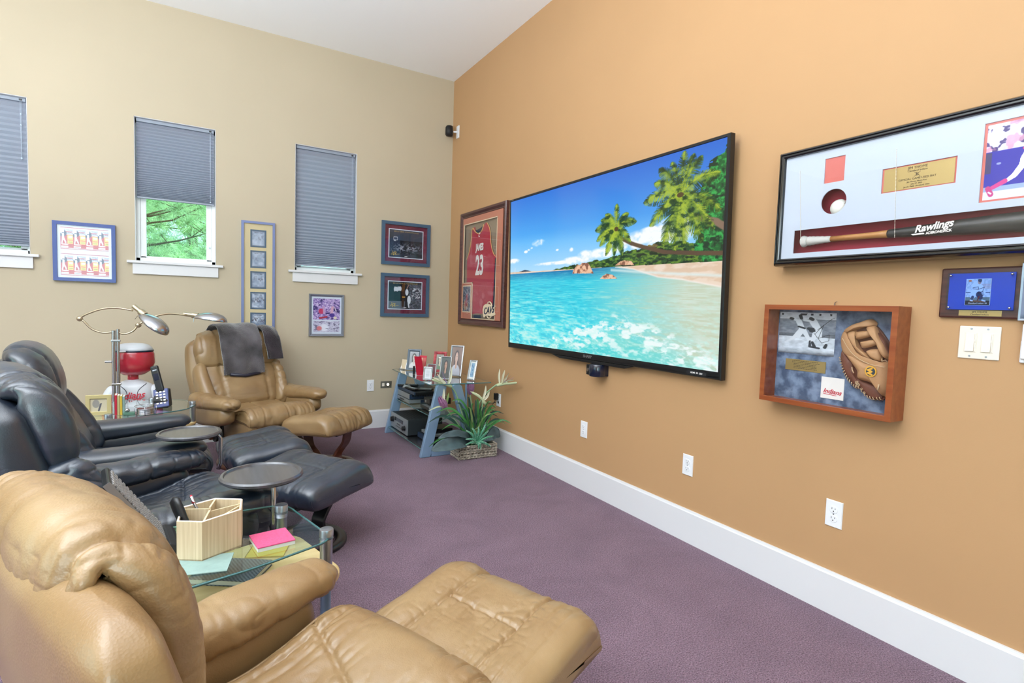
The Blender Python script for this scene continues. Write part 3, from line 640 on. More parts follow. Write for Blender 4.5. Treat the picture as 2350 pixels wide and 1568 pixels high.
# ---- framed jersey (local origin at its centre: X .781, z 1.632)
JX, JZ = .781, 1.6325
t = wall_item('framed_jersey', 'mahogany-framed red basketball jersey hanging left of the television', 'jersey display', 'right', JX, JZ)
MB().ring(.928, 1.108, cove(.062, .038)).build('frame', 'mahogany', t)
MB().box(-.40, .40, -.006, -.002, -.5, .5).build('backing_board', 'taupe', t)
def Lc(x, z): return (x-JX, z-JZ)
m_ = MB(); x0, z0 = -.404, -.494; ix0, ix1, iz1, iz0 = .399-JX, 1.085-JX, 2.066-JZ, 1.145-JZ; n1, n2 = .588-JX+.02, 1.49-JZ
for (a, b, c, d) in ((x0, ix0, z0, -z0), (ix1, -x0, z0, -z0), (ix0, ix1, iz1, -z0), (ix0, ix1, z0, iz0), (ix0, n1, iz0, n2)): m_.box(a, b, -.028, -.024, c, d)
m_.build('mat_board', 'salmon', t)
e = MB(); pts = [(ix0, iz1), (ix1, iz1), (ix1, iz0), (n1, iz0), (n1, n2), (ix0, n2)]
for i in range(6):
    (a, b), (c, d) = pts[i], pts[(i+1) % 6]; e.box(min(a, c)-.004, max(a, c)+.004, -.0295, -.02, min(b, d)-.004, max(b, d)+.004)
e.build('bevel_edge', 'cream', t)
def jl(pts): return [Lc(*p) for p in pts]
body = crom(jl([(.452, 1.205), (.447, 1.5), (.448, 1.725), (.50, 1.80), (.535, 1.9), (.545, 2.0), (.60, 2.03), (.625, 1.995), (.69, 1.965), (.76, 1.985), (.80, 2.035), (.86, 2.04), (.92, 1.97), (.955, 1.83), (1.01, 1.74), (1.057, 1.715), (1.065, 1.5), (1.06, 1.2), (.9, 1.195), (.7, 1.195)]), 160, closed=True)
def puff(mb, poly, h, y, rings=7, pw=.5, c=None):
    P = np.asarray(poly, float); c = P.mean(0) if c is None else np.array(c); n = len(P); V = []; F = []
    for k in range(rings+1):
        r = 1-(k/rings)**1.3; q = c+(P-c)*r; hh = h*(1-r**3)**pw if k else 0
        V += [(a, y-hh, b) for a, b in q]
    for k in range(rings):
        for j in range(n): F.append((k*n+j, k*n+(j+1) % n, (k+1)*n+(j+1) % n, (k+1)*n+j))
    V += [(a, y, b) for a, b in P]; m0 = (rings+1)*n
    for j in range(n): F.append((m0+j, j, (j+1) % n, m0+(j+1) % n)[::-1])
    return mb.add(V, F)
MB().prism([tuple(p) for p in crom(jl([(.545, 1.99), (.69, 2.0), (.83, 2.03), (.76, 1.96), (.69, 1.94), (.62, 1.965)]), 30, closed=True)], -.012, -.008, 'y').build('jersey_lining', 'jersey_navy', t)
for (a, b) in (((1.03, 1.2), (1.058, 1.7)),): MB().prism(jl([(1.03, 1.2), (1.065, 1.2), (1.062, 1.7), (1.05, 1.7)]), -.0225, -.012, 'y').build('side_stripe', 'jersey_navy', t)
j = puff(MB(), body, .011, -.009).build('jersey', 'jersey_red', t, auto=60)
MB().tube([(x, -.0165, z) for x, z in crom(jl([(.545, 2.0), (.575, 2.02), (.62, 1.985), (.69, 1.958), (.76, 1.975), (.80, 2.03)]), 30)], .0045, 6).tube([(x, -.014, z) for x, z in crom(jl([(.448, 1.725), (.50, 1.80), (.535, 1.9), (.545, 2.0)]), 20)], .0035, 6).tube([(x, -.014, z) for x, z in crom(jl([(1.057, 1.715), (1.01, 1.74), (.955, 1.83), (.92, 1.97), (.86, 2.04)]), 24)], .0035, 6).build('piping', 'gold_trim', t, smooth=True)
text('JAMES', t, .738-JX, 1.822-JZ, -.0225, .088, 'ink_white', sx=.66, bold=.004); text('23', t, .746-JX, 1.645-JZ, -.0225, .255, 'ink_white', sx=.66, bold=.008)
text('C', t, .72-JX, 1.937-JZ, -.0222, .05, 'ink_white', shear=.4, sx=.8, bold=.002)
ps = lambda U, V: mixc(mixc(mixc(full(U, (70, 74, 90)), rgb(160, 120, 90), ell(U, V, .4, .25, .3, .2)), rgb(150, 40, 50), capsule(U, V, (.55, .6), (.45, .3), .12)), rgb(190, 190, 200), (fbm(U*18, V*22, 0, 3) > .12)*.7)
MB().box(.404-JX, .59-JX, -.0290, -.0280, 1.2-JZ, 1.466-JZ).build('photo_mat', 'cream', t); pic('player_photograph', t, .414-JX, .58-JX, 1.21-JZ, 1.456-JZ, -.0293, 70, 100, ps)
MB().box(.667-JX, .813-JX, -.0305, -.0285, 1.152-JZ, 1.181-JZ).build('name_plate', 'jersey_navy', t)
b = MB(); b.prism([(x, z) for x, z in crom([(.085, -.40), (.12, -.352), (.2, -.345), (.27, -.36), (.323, -.362), (.3, -.40), (.325, -.44), (.25, -.455), (.16, -.45), (.11, -.47)], 50, closed=True)], -.037, -.030, 'y').tube([(.21+.058*math.cos(a), -.0335, -.40+.075*math.sin(a)) for a in np.linspace(0, 2*PI, 30)[:-1]], .006, 6, closed=True)
b.build('team_crest', 'cream', t); text('CAVS', t, .205, -.405, -.0375, .085, 'jersey_navy', shear=.25, sx=.95, bold=.003, rot=-.12)
MB().box(-.401, .401, -.0335, -.0325, -.491, .491).build('glass', 'glass', t)

# ---- television
def caps_into(A, U, V, p, q, r0, r1, val, soft=.0022):
    """rasterise one tapered stroke into A (max), touching only its own window of the grid"""
    nz, nx = A.shape; x0, x1 = min(p[0], q[0])-r0-.006, max(p[0], q[0])+r0+.006; y0, y1 = min(p[1], q[1])-r0-.006, max(p[1], q[1])+r0+.006
    i0, i1 = max(0, int(x0*(nx-1))), min(nx, int(x1*(nx-1))+2); j0, j1 = max(0, int(y0*(nz-1))), min(nz, int(y1*(nz-1))+2)
    if i0 >= i1 or j0 >= j1: return
    s = (slice(j0, j1), slice(i0, i1)); A[s] = np.maximum(A[s], capsule(U[s], V[s], p, q, r0, r1, soft)*val)
def fronds(U, V, cx, cy, tips, w, seed):
    a = np.zeros(U.shape); s = np.zeros(U.shape); r = random.Random(seed)
    for i, (tx, ty) in enumerate(tips):
        mx, my = (cx+tx)/2, (cy+ty)/2+.035+abs(tx-cx)*.2; q = lambda f: ((1-f)**2*cx+2*f*(1-f)*mx+f*f*tx, (1-f)**2*cy+2*f*(1-f)*my+f*f*ty)
        n = 34; L = math.hypot((tx-cx)*1.78, ty-cy); tone = .45+.55*r.random()
        for k in range(1, n):
            f = k/n; p = q(f); p2 = q(min(1, f+.03)); an = math.atan2(p2[1]-p[1], (p2[0]-p[0])*1.78); ll = L*(.19*math.sin(PI*min(1, f*.9+.12))**.8+.03)
            caps_into(a, U, V, p, p2, .0022, .0018, 1.0)
            for sd in (1, -1):
                b = an+sd*(1.05-.35*f)+r.uniform(-.12, .12); e = (p[0]+math.cos(b)*ll/1.78, p[1]+math.sin(b)*ll-ll*.35)
                caps_into(a, U, V, p, e, .0023, .0008, 1.0); caps_into(s, U, V, p, e, .002, .0006, tone*(1.0 if sd > 0 else .55))
    return np.clip(a*1.1, 0, 1), s
def beach(U, V):
    V0 = .503-.022*U; C = np.zeros(U.shape+(3,))
    t_ = np.clip((V-V0)/(1-V0), 0, 1); L = full(U, (150, 214, 255))
    sky = mixc(mixc(full(U, (176, 222, 252)), rgb(84, 178, 248), t_*2.0), rgb(38, 106, 214), np.clip((t_-.35)*1.3+(U-.3)*.25, 0, 1)); C = sky
    cl = lambda x, y, rx, ry, sd: np.clip(ell(U, V, x, y, rx, ry, .9)*(1.15+fbm(U*34, V*34, 0, sd)*1.7)-.1, 0, 1)
    for (x, y, rx, ry) in ((.20, .683, .034, .019), (.115, .635, .012, .008), (.14, .645, .012, .006), (.32, .62, .008, .006), (.02, .58, .04, .016), (.155, .655, .008, .006), (.3, .54, .10, .01), (.42, .545, .06, .02), (.48, .56, .04, .03), (.56, .57, .07, .025), (.66, .60, .07, .035), (.76, .62, .09, .04), (.85, .65, .06, .06), (.77, .66, .04, .015), (.4, .61, .01, .012)):
        C = mixc(C, rgb(246, 250, 255), cl(x, y, rx, ry, int(x*100)))
    hx = [.30, .341, .408, .47, .504, .56, .615, .66, .719, .76, .801, .86, .924, 1.0]; hy = [.500, .505, .519, .521, .53, .536, .546, .562, .572, .585, .594, .584, .572, .58]
    hill = (V < np.interp(U, hx, hy)+fbm(U*60, V*60, 0, 2)*.012) & (V > V0-.03) & (U > .30)
    g = fbm(U*90, V*110, 0, 4); hc = mixc(mixc(full(U, (40, 78, 34)), rgb(104, 140, 44), .5+g*2.4), rgb(20, 42, 22), np.clip(fbm(U*60, V*100, 0, 9)*4, 0, 1)); hc = mixc(hc, rgb(176, 120, 84), ell(U, V, .76, .578, .03, .012)*.5)
    C = np.where(hill[..., None], hc, C)
    tree = (U > np.interp(V, [.5, .57, .7, .78, .89, .975], [.93, .915, .925, .93, .945, 1.0])+fbm(U*40, V*40, 0, 6)*.03) & (V < .985)
    g = fbm(U*110, V*90, 0, 14); C = np.where(tree[..., None], mixc(mixc(full(U, (20, 96, 44)), rgb(52, 170, 78), .45+g*2.6), rgb(10, 50, 30), np.clip(fbm(U*60, V*50, 0, 15)*3.4, 0, 1)), C)
    C = mixc(C, rgb(38, 60, 86), rect(U, V, .06, .16, 0, 1)*((V > V0) & (V < V0+.012*np.clip(1-abs(U-.11)/.05, 0, 1))))
    # sea
    sea = V < V0; d = np.clip((V0-V)/.5, 0, 1)
    wv = fbm(U*22+V*10, V*(60+0*U)/(.25+d*1.2), 0, 21, 4); S = mixc(mixc(full(U, (10, 104, 168)), rgb(24, 196, 226), d*7), rgb(84, 226, 236), d*1.1); S = mixc(S, rgb(190, 240, 236), np.clip(wv*1.7+.04, 0, 1)*(.25+d))
    S = mixc(S, rgb(14, 140, 190), np.clip(-wv*1.6, 0, 1)*np.clip(1-U*1.2, 0, 1)*.6)
    sh = np.clip((U-.5-(d-.15)*.05)*2.0+(.12-np.abs(d-.35)*.3), 0, 1); sand = mixc(full(U, (206, 222, 208)), rgb(196, 208, 184), .5+wv*1.5); S = mixc(S, sand*1.0, sh*1.15)
    wet = ((V < V0) & (U > .66+(V0-V)*1.5)); bc = mixc(full(U, (236, 216, 198)), rgb(224, 196, 170), .5+fbm(U*30, V*60, 0, 33)*2)
    edge = np.interp(U, [.62, .7, .794, .88, 1.0], [.489, .47, .425, .408, .37]); S = np.where(((V > edge) & (V < V0))[..., None], bc, S)
    S = mixc(S, rgb(220, 236, 236), np.clip(1-abs(V-np.interp(U, [.45, .6, .75, 1.0], [.485, .474, .45, .418]))/.012, 0, 1)*(U > .6)*.8); S = mixc(S, rgb(244, 236, 230), np.clip(1-abs(V-edge)/.007, 0, 1)*(U > .62)*.8)
    fo = np.interp(U, [0, .2, .463, .625, .752, .887, 1.0], [-.1, .02, .11, .165, .13, .07, .02]); fm = fbm(U*34, V*44, 0, 51, 6)*1.3
    S = mixc(S, rgb(98, 214, 210), np.clip((fo-V)*14, 0, 1)*.6); S = mixc(S, rgb(238, 250, 250), np.clip(.75-abs(V-fo)/.055+fm*2.6, 0, 1)*np.clip(1.7-abs(V-fo)/.06, 0, 1)*(U > .3)*.95)
    S = mixc(S, rgb(236, 250, 250), np.clip(fm*1.8-.02, 0, 1)*np.clip((fo+.03-V)*20, 0, 1)*.8); S = mixc(S, rgb(196, 246, 240), np.clip(fbm(U*70+V*30, V*110, 0, 52, 4)*2.0, 0, 1)*np.clip((.40-V)*2.4, 0, 1)*.75)
    C = np.where(sea[..., None], S, C)
    for pts, c1 in (([(.409, .468), (.415, .49), (.435, .518), (.45, .515), (.46, .526), (.492, .522), (.505, .495), (.52, .461)], 0), ([(.55, .427), (.565, .445), (.583, .455), (.61, .447), (.631, .426)], 1), ([(.62, .497), (.64, .515), (.66, .52), (.69, .512), (.7, .492)], 2)):
        n = fbm(U*70, V*50, 0, 60+c1); C = np.where(polyin(U, V, pts)[..., None] > 0, mixc(mixc(full(U, (206, 150, 118)), rgb(236, 192, 160), .5+n*2.5), rgb(120, 74, 60), np.clip(n*-4-.1+(U-pts[2][0]-.05)*5, 0, .8)), C)
    br = rgb(92, 70, 52)
    T = [(.62, .69), (.641, .639), (.69, .602), (.726, .583), (.814, .543), (.926, .524), (1.0, .515)]
    for p, q in zip(T[:-1], T[1:]): C = mixc(C, br, capsule(U, V, p, q, .006+.004*p[0], .0065+.004*q[0]))
    for p, q in (((.90, .70), (.94, .675)), ((.94, .675), (.975, .655)), ((.975, .655), (1.01, .62))): C = mixc(C, rgb(134, 110, 92), capsule(U, V, p, q, .012, .014))
    for (cx, cy, tips, w, sd) in ((.621, .69, [(.524, .699), (.532, .64), (.547, .61), (.576, .555), (.614, .548), (.651, .545), (.684, .61), (.705, .712), (.672, .76), (.621, .822), (.57, .777), (.55, .75)], .013, 1), (.863, .80, [(.732, .797), (.758, .677), (.79, .72), (.807, .572), (.849, .545), (.88, .56), (.939, .570), (.972, .621), (.99, .70), (.985, .86), (.93, .95), (.905, .97), (.873, .995), (.83, .96), (.786, .945), (.77, .88)], .022, 2)):
        a, s = fronds(U, V, cx, cy, tips, w, sd); n = fbm(U*50, V*50, 0, 70+sd)
        C = mixc(C, mixc(mixc(full(U, (22, 62, 16)), rgb(168, 190, 52), np.clip(s*1.05+n*.9, 0, 1)), rgb(16, 44, 14), np.clip(-n*3, 0, .6)), a)
        C = mixc(C, rgb(84, 66, 30), ell(U, V, cx, cy, .007*(1+sd*.3), .012))
    C = mixc(C, rgb(220, 230, 240), capsule(U, V, (.035, V0.mean()), (.037, .53), .0015))
    return C
t = thing('television', 'large flat television showing a tropical beach with palms', 'television', (-.0753, -2.4715, 1.540), -PI/2); t.rotation_euler = (.025, 0, -PI/2)
M['screen'] = print_mat('lit_screen', rough=.12, emit=.97, spec=.5)
TW, TH = 2.142, 1.226
MB().ring(TW, TH, [(0, .038), (.0, .006), (.004, 0), (.016, 0), (.0185, .006), (.0185, .038)]).build('bezel', 'black', t)
MB().box(-TW/2+.012, TW/2-.012, .0, .012, -TH/2+.012, -TH/2+.042).build('bottom_bezel', 'black', t, bevel=.001)
MB().box(-TW/2+.03, TW/2-.03, .02, .058, -TH/2+.05, TH/2-.05).build('back_cover', 'blackmatte', t, bevel=.01)
pic('screen', t, -TW/2+.0185, TW/2-.0185, -TH/2+.042, TH/2-.0185, .004, 860, 486, beach, 'screen')
MB().prism([(-.43, -TH/2), (-.33, -TH/2-.02), (.36, -TH/2-.02), (.44, -TH/2)], .002, .03, 'y').build('lower_trim', 'black', t, bevel=.002)
text('SHARP', t, 0, -TH/2+.021, -.0004, .026, 'alu', name='brand_lettering', sx=1.2, bold=.0008); text('AQUOS', t, -TW/2+.05, TH/2-.010, -.0004, .011, 'alu', name='brand_lettering')
MB().box(.855, .985, -.0006, 0, -TH/2+.012, -TH/2+.030).build('feature_sticker', 'blackmatte', t); text('HDMI  3D  LED', t, .92, -TH/2+.021, -.0008, .012, 'ink_white', name='sticker_lettering', bold=.0003)
MB().box(-.25, .25, .055, .07, -.2, .2).build('wall_mount', 'blackmatte', t)
t = wall_item('sensor_bar', 'small dark glossy box mounted under the television', 'sensor', 'right', 2.573, .868)
M['dark_blue_gloss'] = mat('dark_blue_gloss_plastic', (22, 28, 50), rough=.18, coat=.5)
MB().lathe([(.01, -.04), (.052, -.04), (.056, -.034), (.056, .034), (.052, .04), (.01, .04)], 28, loc=(0, -.052, 0)).box(-.05, .05, -.05, -.0, -.038, .038).build('housing', 'dark_blue_gloss', t, auto=40)
MB().box(-.062, -.02, -.098, -.06, -.034, .034).build('front_panel', 'black', t, bevel=.004); MB().cyl((-.042, -.102, 0), (-.042, -.097, 0), .012, 20).build('lens', 'chrome', t)

# ---- bat display case
BX0, BX1, BZ0, BZ1 = 3.805, 4.97, 1.487, 1.9915; BX, BZ = (BX0+BX1)/2, (BZ0+BZ1)/2
M['black_gloss'] = mat('glossy_black_moulding', (14, 14, 18), rough=.16, coat=.6); M['mat_grey'] = mat('pale_grey_mat_board', (190, 198, 214), rough=.9, bump=(600, .12, .0004))
M['case_red'] = mat('red_case_lining', (158, 42, 64), rough=.8); M['pink'] = mat('rose_backing_card', (206, 112, 104), rough=.85)
t = wall_item('bat_display_case', 'long black-framed case holding a baseball bat and ball', 'display case', 'right', BX, BZ)
MB().ring(BX1-BX0, BZ1-BZ0, [(0, 0), (0, -.06), (.003, -.078), (.009, -.088), (.014, -.09), (.017, -.084), (.0235, -.084), (.026, -.09), (.031, -.086), (.033, -.078), (.033, 0)]).build('frame', 'black_gloss', t, bevel=.0008)
MB().box(-.55, .55, -.012, -.002, -.22, .22).build('back_panel', 'case_red', t)
def holed(name, m, par, x0, x1, z0, z1, y0, y1, holes, circ=None):
    xs = sorted({x0, x1}|{h[i] for h in holes for i in (0, 1)}|({circ[0]-circ[2]*1.15, circ[0]+circ[2]*1.15} if circ else set()))
    zs = sorted({z0, z1}|{h[i] for h in holes for i in (2, 3)}|({circ[1]-circ[2]*1.15, circ[1]+circ[2]*1.15} if circ else set()))
    mb = MB()
    for a, b in zip(xs[:-1], xs[1:]):
        for c, d in zip(zs[:-1], zs[1:]):
            mx_, mz_ = (a+b)/2, (c+d)/2
            if any(h[0] < mx_ < h[1] and h[2] < mz_ < h[3] for h in holes): continue
            if circ and abs(mx_-circ[0]) < circ[2]*1.15 and abs(mz_-circ[1]) < circ[2]*1.15: continue
            mb.box(a, b, y0, y1, c, d)
    if circ:
        n = 48; V = []; R = circ[2]*1.15
        for (yy) in (y0, y1):
            for j in range(n):
                a = 2*PI*j/n; cx_, sz_ = math.cos(a), math.sin(a); k = R/max(abs(cx_), abs(sz_))
                V.append((circ[0]+circ[2]*cx_, yy, circ[1]+circ[2]*sz_)); V.append((circ[0]+k*cx_, yy, circ[1]+k*sz_))
        F = []
        for j in range(n):
            a, b = 2*j, 2*((j+1) % n); F += [(a, a+1, b+1, b), (2*n+a, 2*n+b, 2*n+b+1, 2*n+a+1), (a, b, 2*n+b, 2*n+a)]
        mb.add(V, F)
    return mb.build(name, m, par)
L = lambda x, z: (x-BX, z-BZ)
holed('mat_board', 'mat_grey', t, BX0-BX+.03, BX1-BX-.03, BZ0-BZ+.028, BZ1-BZ-.028, -.074, -.070,
      [(4.009-BX, 4.090-BX, 1.8225-BZ, 1.9245-BZ), (4.232-BX, 4.4675-BX, 1.745-BZ, 1.837-BZ), (4.5365-BX, 4.76-BX, 1.665-BZ, 1.925-BZ), (3.893-BX, 4.88-BX, 1.541-BZ, 1.640-BZ)], (4.0545-BX, 1.7435-BZ, .0508))
MB().box(4.0-BX, 4.1-BX, -.0695, -.066, 1.813-BZ, 1.934-BZ).build('emblem_card', 'pink', t)
MB().box(4.222-BX, 4.478-BX, -.0695, -.067, 1.735-BZ, 1.847-BZ).build('plate_backing', 'pink', t)
MB().box(4.238-BX, 4.4615-BX, -.071, -.0695, 1.749-BZ, 1.833-BZ).build('brass_plate', 'brass', t)
for s, z, sz in (('JIM THOME', 1.8235, .0125), ('Cleveland Indians', 1.8125, .009), ('B', 1.7985, .017), ('OFFICIAL GAME USED BAT', 1.7835, .0100), ('Jim Thome Home Run', 1.7735, .007), ('July 27, 2003', 1.7650, .007), ('Jacobs Field, Cleveland, Ohio', 1.7565, .007)): text(s, t, 4.348-BX, z-BZ, -.0713, sz, 'ink_dark', name='engraving')
b = MB()
for s in (1, -1): b.box(-.013, .013, -.0714, -.0711, -.0006, .0006, rot=(0, s*.7, 0), loc=(4.348-BX, 0, 1.7985-BZ))
b.build('crossed_bats', 'ink_dark', t)
def slide(U, V):
    n = fbm(U*8, V*10, 0, 5, 3); C = mixc(full(U, (206, 200, 226)), rgb(240, 238, 250), .5+n*3); C = mixc(C, rgb(74, 60, 120), np.clip((fbm(U*9, V*12, 0, 8, 3)-.16)*9, 0, 1)); C = mixc(C, rgb(214, 150, 180), np.clip((fbm(U*10, V*9, 0, 18, 3)-.14)*7, 0, .8))
    C = mixc(C, rgb(50, 48, 164), (V < .64).astype(float)*(V > .17)); C = mixc(C, rgb(70, 66, 90), rect(U, V, 0, .08, .35, .63)*.8); C = mixc(C, rgb(150, 170, 206), (V < .17).astype(float)); C = mixc(C, rgb(214, 216, 236), (V < .11).astype(float)); C = mixc(C, rgb(150, 160, 210), ell(U, V, .17, .47, .03, .015))
    w = rgb(226, 228, 242)
    C = mixc(C, w, polyin(U, V, [(.26, .24), (.34, .30), (.42, .42), (.43, .5), (.48, .6), (.45, .66), (.52, .78), (.56, .9), (.72, .98), (.9, .9), (.95, .6), (.9, .42), (.98, .2), (.85, .1), (.78, .34), (.6, .44), (.48, .36), (.4, .26), (.28, .2)])); C = mixc(C, rgb(200, 60, 120), capsule(U, V, (.46, .62), (.9, .58), .015)); C = mixc(C, rgb(206, 60, 140), capsule(U, V, (.11, .155), (.265, .225), .027, .032)); C = mixc(C, rgb(190, 60, 130), capsule(U, V, (.06, .15), (.1, .07), .035)); C = mixc(C, w, capsule(U, V, (.07, .1), (.1, .08), .01))
    C = mixc(C, rgb(180, 120, 110), ell(U, V, .7, 1.0, .08, .06)); C = mixc(C, w, polyin(U, V, [(.5, .3), (.56, .12), (.62, .12), (.62, .32)])); return mixc(C, rgb(206, 120, 150), rect(U, V, .5, .6, .10, .125))
MB().box(4.53-BX, 4.77-BX, -.0695, -.066, 1.655-BZ, 1.935-BZ).build('photo_mat', 'pink', t); pic('slide_photograph', t, 4.5445-BX, 4.752-BX, 1.672-BZ, 1.917-BZ, -.0698, 150, 180, slide)
MB().box(BX0-BX+.028, BX1-BX-.028, -.0785, -.0775, BZ0-BZ+.026, BZ1-BZ-.026).build('glass', 'glass', t)
for (xa, za, xb, zb) in ((3.903, 1.895, 3.926, 1.60), (4.276, 1.902, 4.292, 1.575)):
    c = MB(); n = 64
    for i in range(n): c.box(-.0009, .0009, -.0009, .0009, -.0014, .0014, loc=(xa+(xb-xa)*i/(n-1)-BX, -.0762, za+(zb-za)*i/(n-1)-BZ))
    c.build('bead_chain', 'ivory', t)  # bead rows imitate blind cords reflected in the case glass
M['ash'] = mat('worn_ash_wood', (198, 142, 84), rough=.45, grain=(4, 90, 90, (168, 112, 62)), coat=.2); M['bat_black'] = mat('worn_black_lacquer', (34, 38, 44), rough=.35, grain=(4, 80, 80, (62, 62, 60)), coat=.3); M['tape'] = mat('grey_handle_tape', (206, 204, 200), rough=.85, bump=(160, .6, .002))
bt = thing('baseball_bat', 'taped baseball bat with a black barrel inside the long case', 'bat', (-.041, -3.909, 1.594), -PI/2)
xr = lambda P: [(r, z) for r, z in P]; rotx = (0, PI/2, 0)
MB().lathe([(.002, .0), (.016, .001), (.024, .006), (.0255, .012), (.022, .02), (.0185, .03)], 28, rot=rotx).build('knob', 'tape', bt, smooth=True)
MB().lathe([(.0185, .03), (.0205, .036), (.0185, .045), (.0195, .052), (.0170, .062), (.0178, .07), (.0155, .08), (.016, .09), (.0135, .1), (.0142, .112), (.0122, .128)], 28, rot=rotx).build('grip_tape', 'tape', bt, smooth=True)
MB().lathe([(.0118, .126), (.0117, .2), (.0122, .26), (.0134, .31), (.0158, .347)], 28, rot=rotx).build('handle', 'ash', bt, smooth=True)
MB().lathe([(.0159, .345), (.0166, .35), (.019, .42), (.0232, .5), (.0276, .58), (.0316, .67), (.0335, .75), (.0332, .82), (.026, .846), (.012, .852), (.001, .853)], 32, rot=rotx).build('barrel', 'bat_black', bt, smooth=True)
text('Rawlings', bt, .50, .0085, -.0262, .036, 'ink_white', shear=.35, bold=.0010, rot=-.10, sx=.95).rotation_euler = (PI/2, -.10, -.052); text('ADIRONDACK', bt, .518, -.0125, -.0262, .0125, 'ink_white', bold=.0005, sx=.95, rot=-.04).rotation_euler = (PI/2, -.04, -.052)
MB().prism([(.43, -.012), (.437, -.017), (.474, -.016), (.47, -.0105)], -.0222, -.0215, 'y').build('white_stripe', 'ink_white', bt)
bl = MB().lathe([(.036*math.sin(a)+1e-4, -.036*math.cos(a)) for a in np.linspace(.02, PI-.02, 24)], 36).build('baseball', 'ink_white', None, smooth=True); bl.data.materials[0] = mat('baseball_leather', (232, 230, 222), rough=.45)
bl.location = (-.036, -4.062, 1.7193); tag(bl, 'white stitched baseball in the round window of the long case', 'baseball')
s_ = MB()
for i in range(40):
    a = 2*PI*i/40; k = 1.0
    x = math.cos(a)+.0; y_ = math.sin(a); z_ = .55*math.cos(2*a); v = Vector((.86*x, .86*y_*1.0, z_)).normalized()*.0365; tt = Vector((-math.sin(a)*.86, math.cos(a)*.86, -1.1*math.sin(2*a))).normalized(); sd = v.cross(tt).normalized()*.004
    s_.tube([tuple(v-sd+tt*.0015), tuple(v*1.01), tuple(v+sd+tt*.0015)], .0005, 4)
sm = s_.build('stitching', 'ink_red', bl); sm.rotation_euler = (.5, .9, .3)

# ---- glove shadow box
GX, GZ = 4.063, 1.0965
M['cherry'] = mat('reddish_cherry_wood', (158, 86, 46), rough=.32, grain=(3, 40, 40, (132, 62, 30)), coat=.3)
def marble():
    m = mat('mottled_blue_backing', (96, 112, 140), rough=.85); nt = m.node_tree; N = nt.nodes; L_ = nt.links; n = N.new('ShaderNodeTexNoise'); n.inputs['Scale'].default_value = 22; n.inputs['Detail'].default_value = 4; tc = N.new('ShaderNodeTexCoord'); L_.new(tc.outputs['Object'], n.inputs[0])
    r = N.new('ShaderNodeValToRGB'); r.color_ramp.elements[0].position = .38; r.color_ramp.elements[1].position = .62; r.color_ramp.elements[0].color = hexc(70, 84, 110); r.color_ramp.elements[1].color = hexc(122, 138, 166); L_.new(n.outputs['Fac'], r.inputs[0]); L_.new(r.outputs[0], N['Principled BSDF'].inputs['Base Color']); return m
M['marble'] = marble()
t = wall_item('shadow_box', 'cherry wood shadow box with a baseball glove and signed photo', 'display case', 'right', GX, GZ)
MB().ring(.545, .437, [(0, 0), (0, -.1), (.022, -.1), (.022, -.092), (.016, -.092), (.016, 0)]).build('frame', 'cherry', t, bevel=.001)
MB().box(-.257, .257, -.010, -.002, -.203, .203).build('back_panel', 'marble', t)
MB().box(-.256, .256, -.0935, -.092, -.202, .202).build('glass', 'glass', t)
MB().tube([(-.013, -.004, .219), (-.011, -.006, .232), (0, -.012, .236)], .0015, 6).build('hanger', 'alu', t)
def bw(U, V):
    n = fbm(U*12, V*20, 0, 3); C = full(U, (150, 158, 170)); C = mixc(C, rgb(206, 212, 224), (V > .84)+.4*(V > .95)); C = mixc(C, rgb(60, 64, 76), rect(U, V, 0, 1, .93, .975)*(vnoise(U*22, V*3) > .15)); C = mixc(C, rgb(120, 128, 142), ((V > .5) & (V < .84)).astype(float)*.9); C = mixc(C, rgb(100, 106, 118), ((V > .42) & (V < .5)).astype(float))
    C = mixc(C, rgb(196, 204, 216), (V < .42).astype(float)); C = mixc(C, rgb(120, 126, 138), np.clip((.14-V)*6, 0, 1)); C = mixc(C, rgb(70, 74, 84), np.clip((.05-V+U*.02)*12, 0, .9)); C = C+n[..., None]*.12
    w, k = rgb(206, 212, 222), rgb(48, 54, 64)
    for p, q, r0, r1, c in (((.44, .60), (.36, .42), .05, .04, w), ((.42, .60), (.26, .36), .05, .03, w), ((.26, .36), (.13, .26), .028, .018, w), ((.45, .58), (.58, .32), .05, .03, w), ((.36, .78), (.42, .62), .055, .05, w), ((.34, .80), (.24, .84), .03, .02, w), ((.24, .84), (.21, .85), .03, .03, k), ((.46, .82), (.56, .80), .03, .02, w), ((.38, .92), (.40, .86), .032, .03, k), ((.36, .66), (.47, .62), .02, .02, k), ((.58, .32), (.58, .2), .02, .025, k),
                           ((.62, .78), (.72, .58), .07, .06, w), ((.57, .86), (.6, .84), .035, .035, k), ((.62, .62), (.54, .62), .025, .03, k), ((.66, .56), (.6, .58), .04, .05, k), ((.72, .58), (.74, .42), .06, .04, w), ((.74, .42), (.86, .26), .03, .02, w), ((.86, .26), (.84, .2), .025, .03, k), ((.66, .5), (.62, .3), .05, .03, w), ((.62, .3), (.66, .2), .025, .03, k), ((.6, .19), (.74, .17), .02, .02, k)): C = mixc(C, c, capsule(U, V, p, q, r0, r1, .01))
    for p, q in (((.7, .6), (.93, .86)), ((.66, .5), (.8, .72)), ((.8, .72), (.72, .4)), ((.72, .4), (.9, .5)), ((.9, .5), (.9, .36)), ((.9, .36), (.78, .3)), ((.78, .3), (.64, .52)), ((.93, .86), (.97, .88))): C = mixc(C, rgb(20, 22, 30), capsule(U, V, p, q, .004, .004, .004))
    return C
pic('signed_photograph', t, -.252+.002, .003, .0015, .187, -.012, 200, 150, bw)
MB().box(-.209, -.028, -.013, -.010, -.0735, -.024).build('brass_plate', 'brass', t)
_e = MB(); _r = random.Random(5)
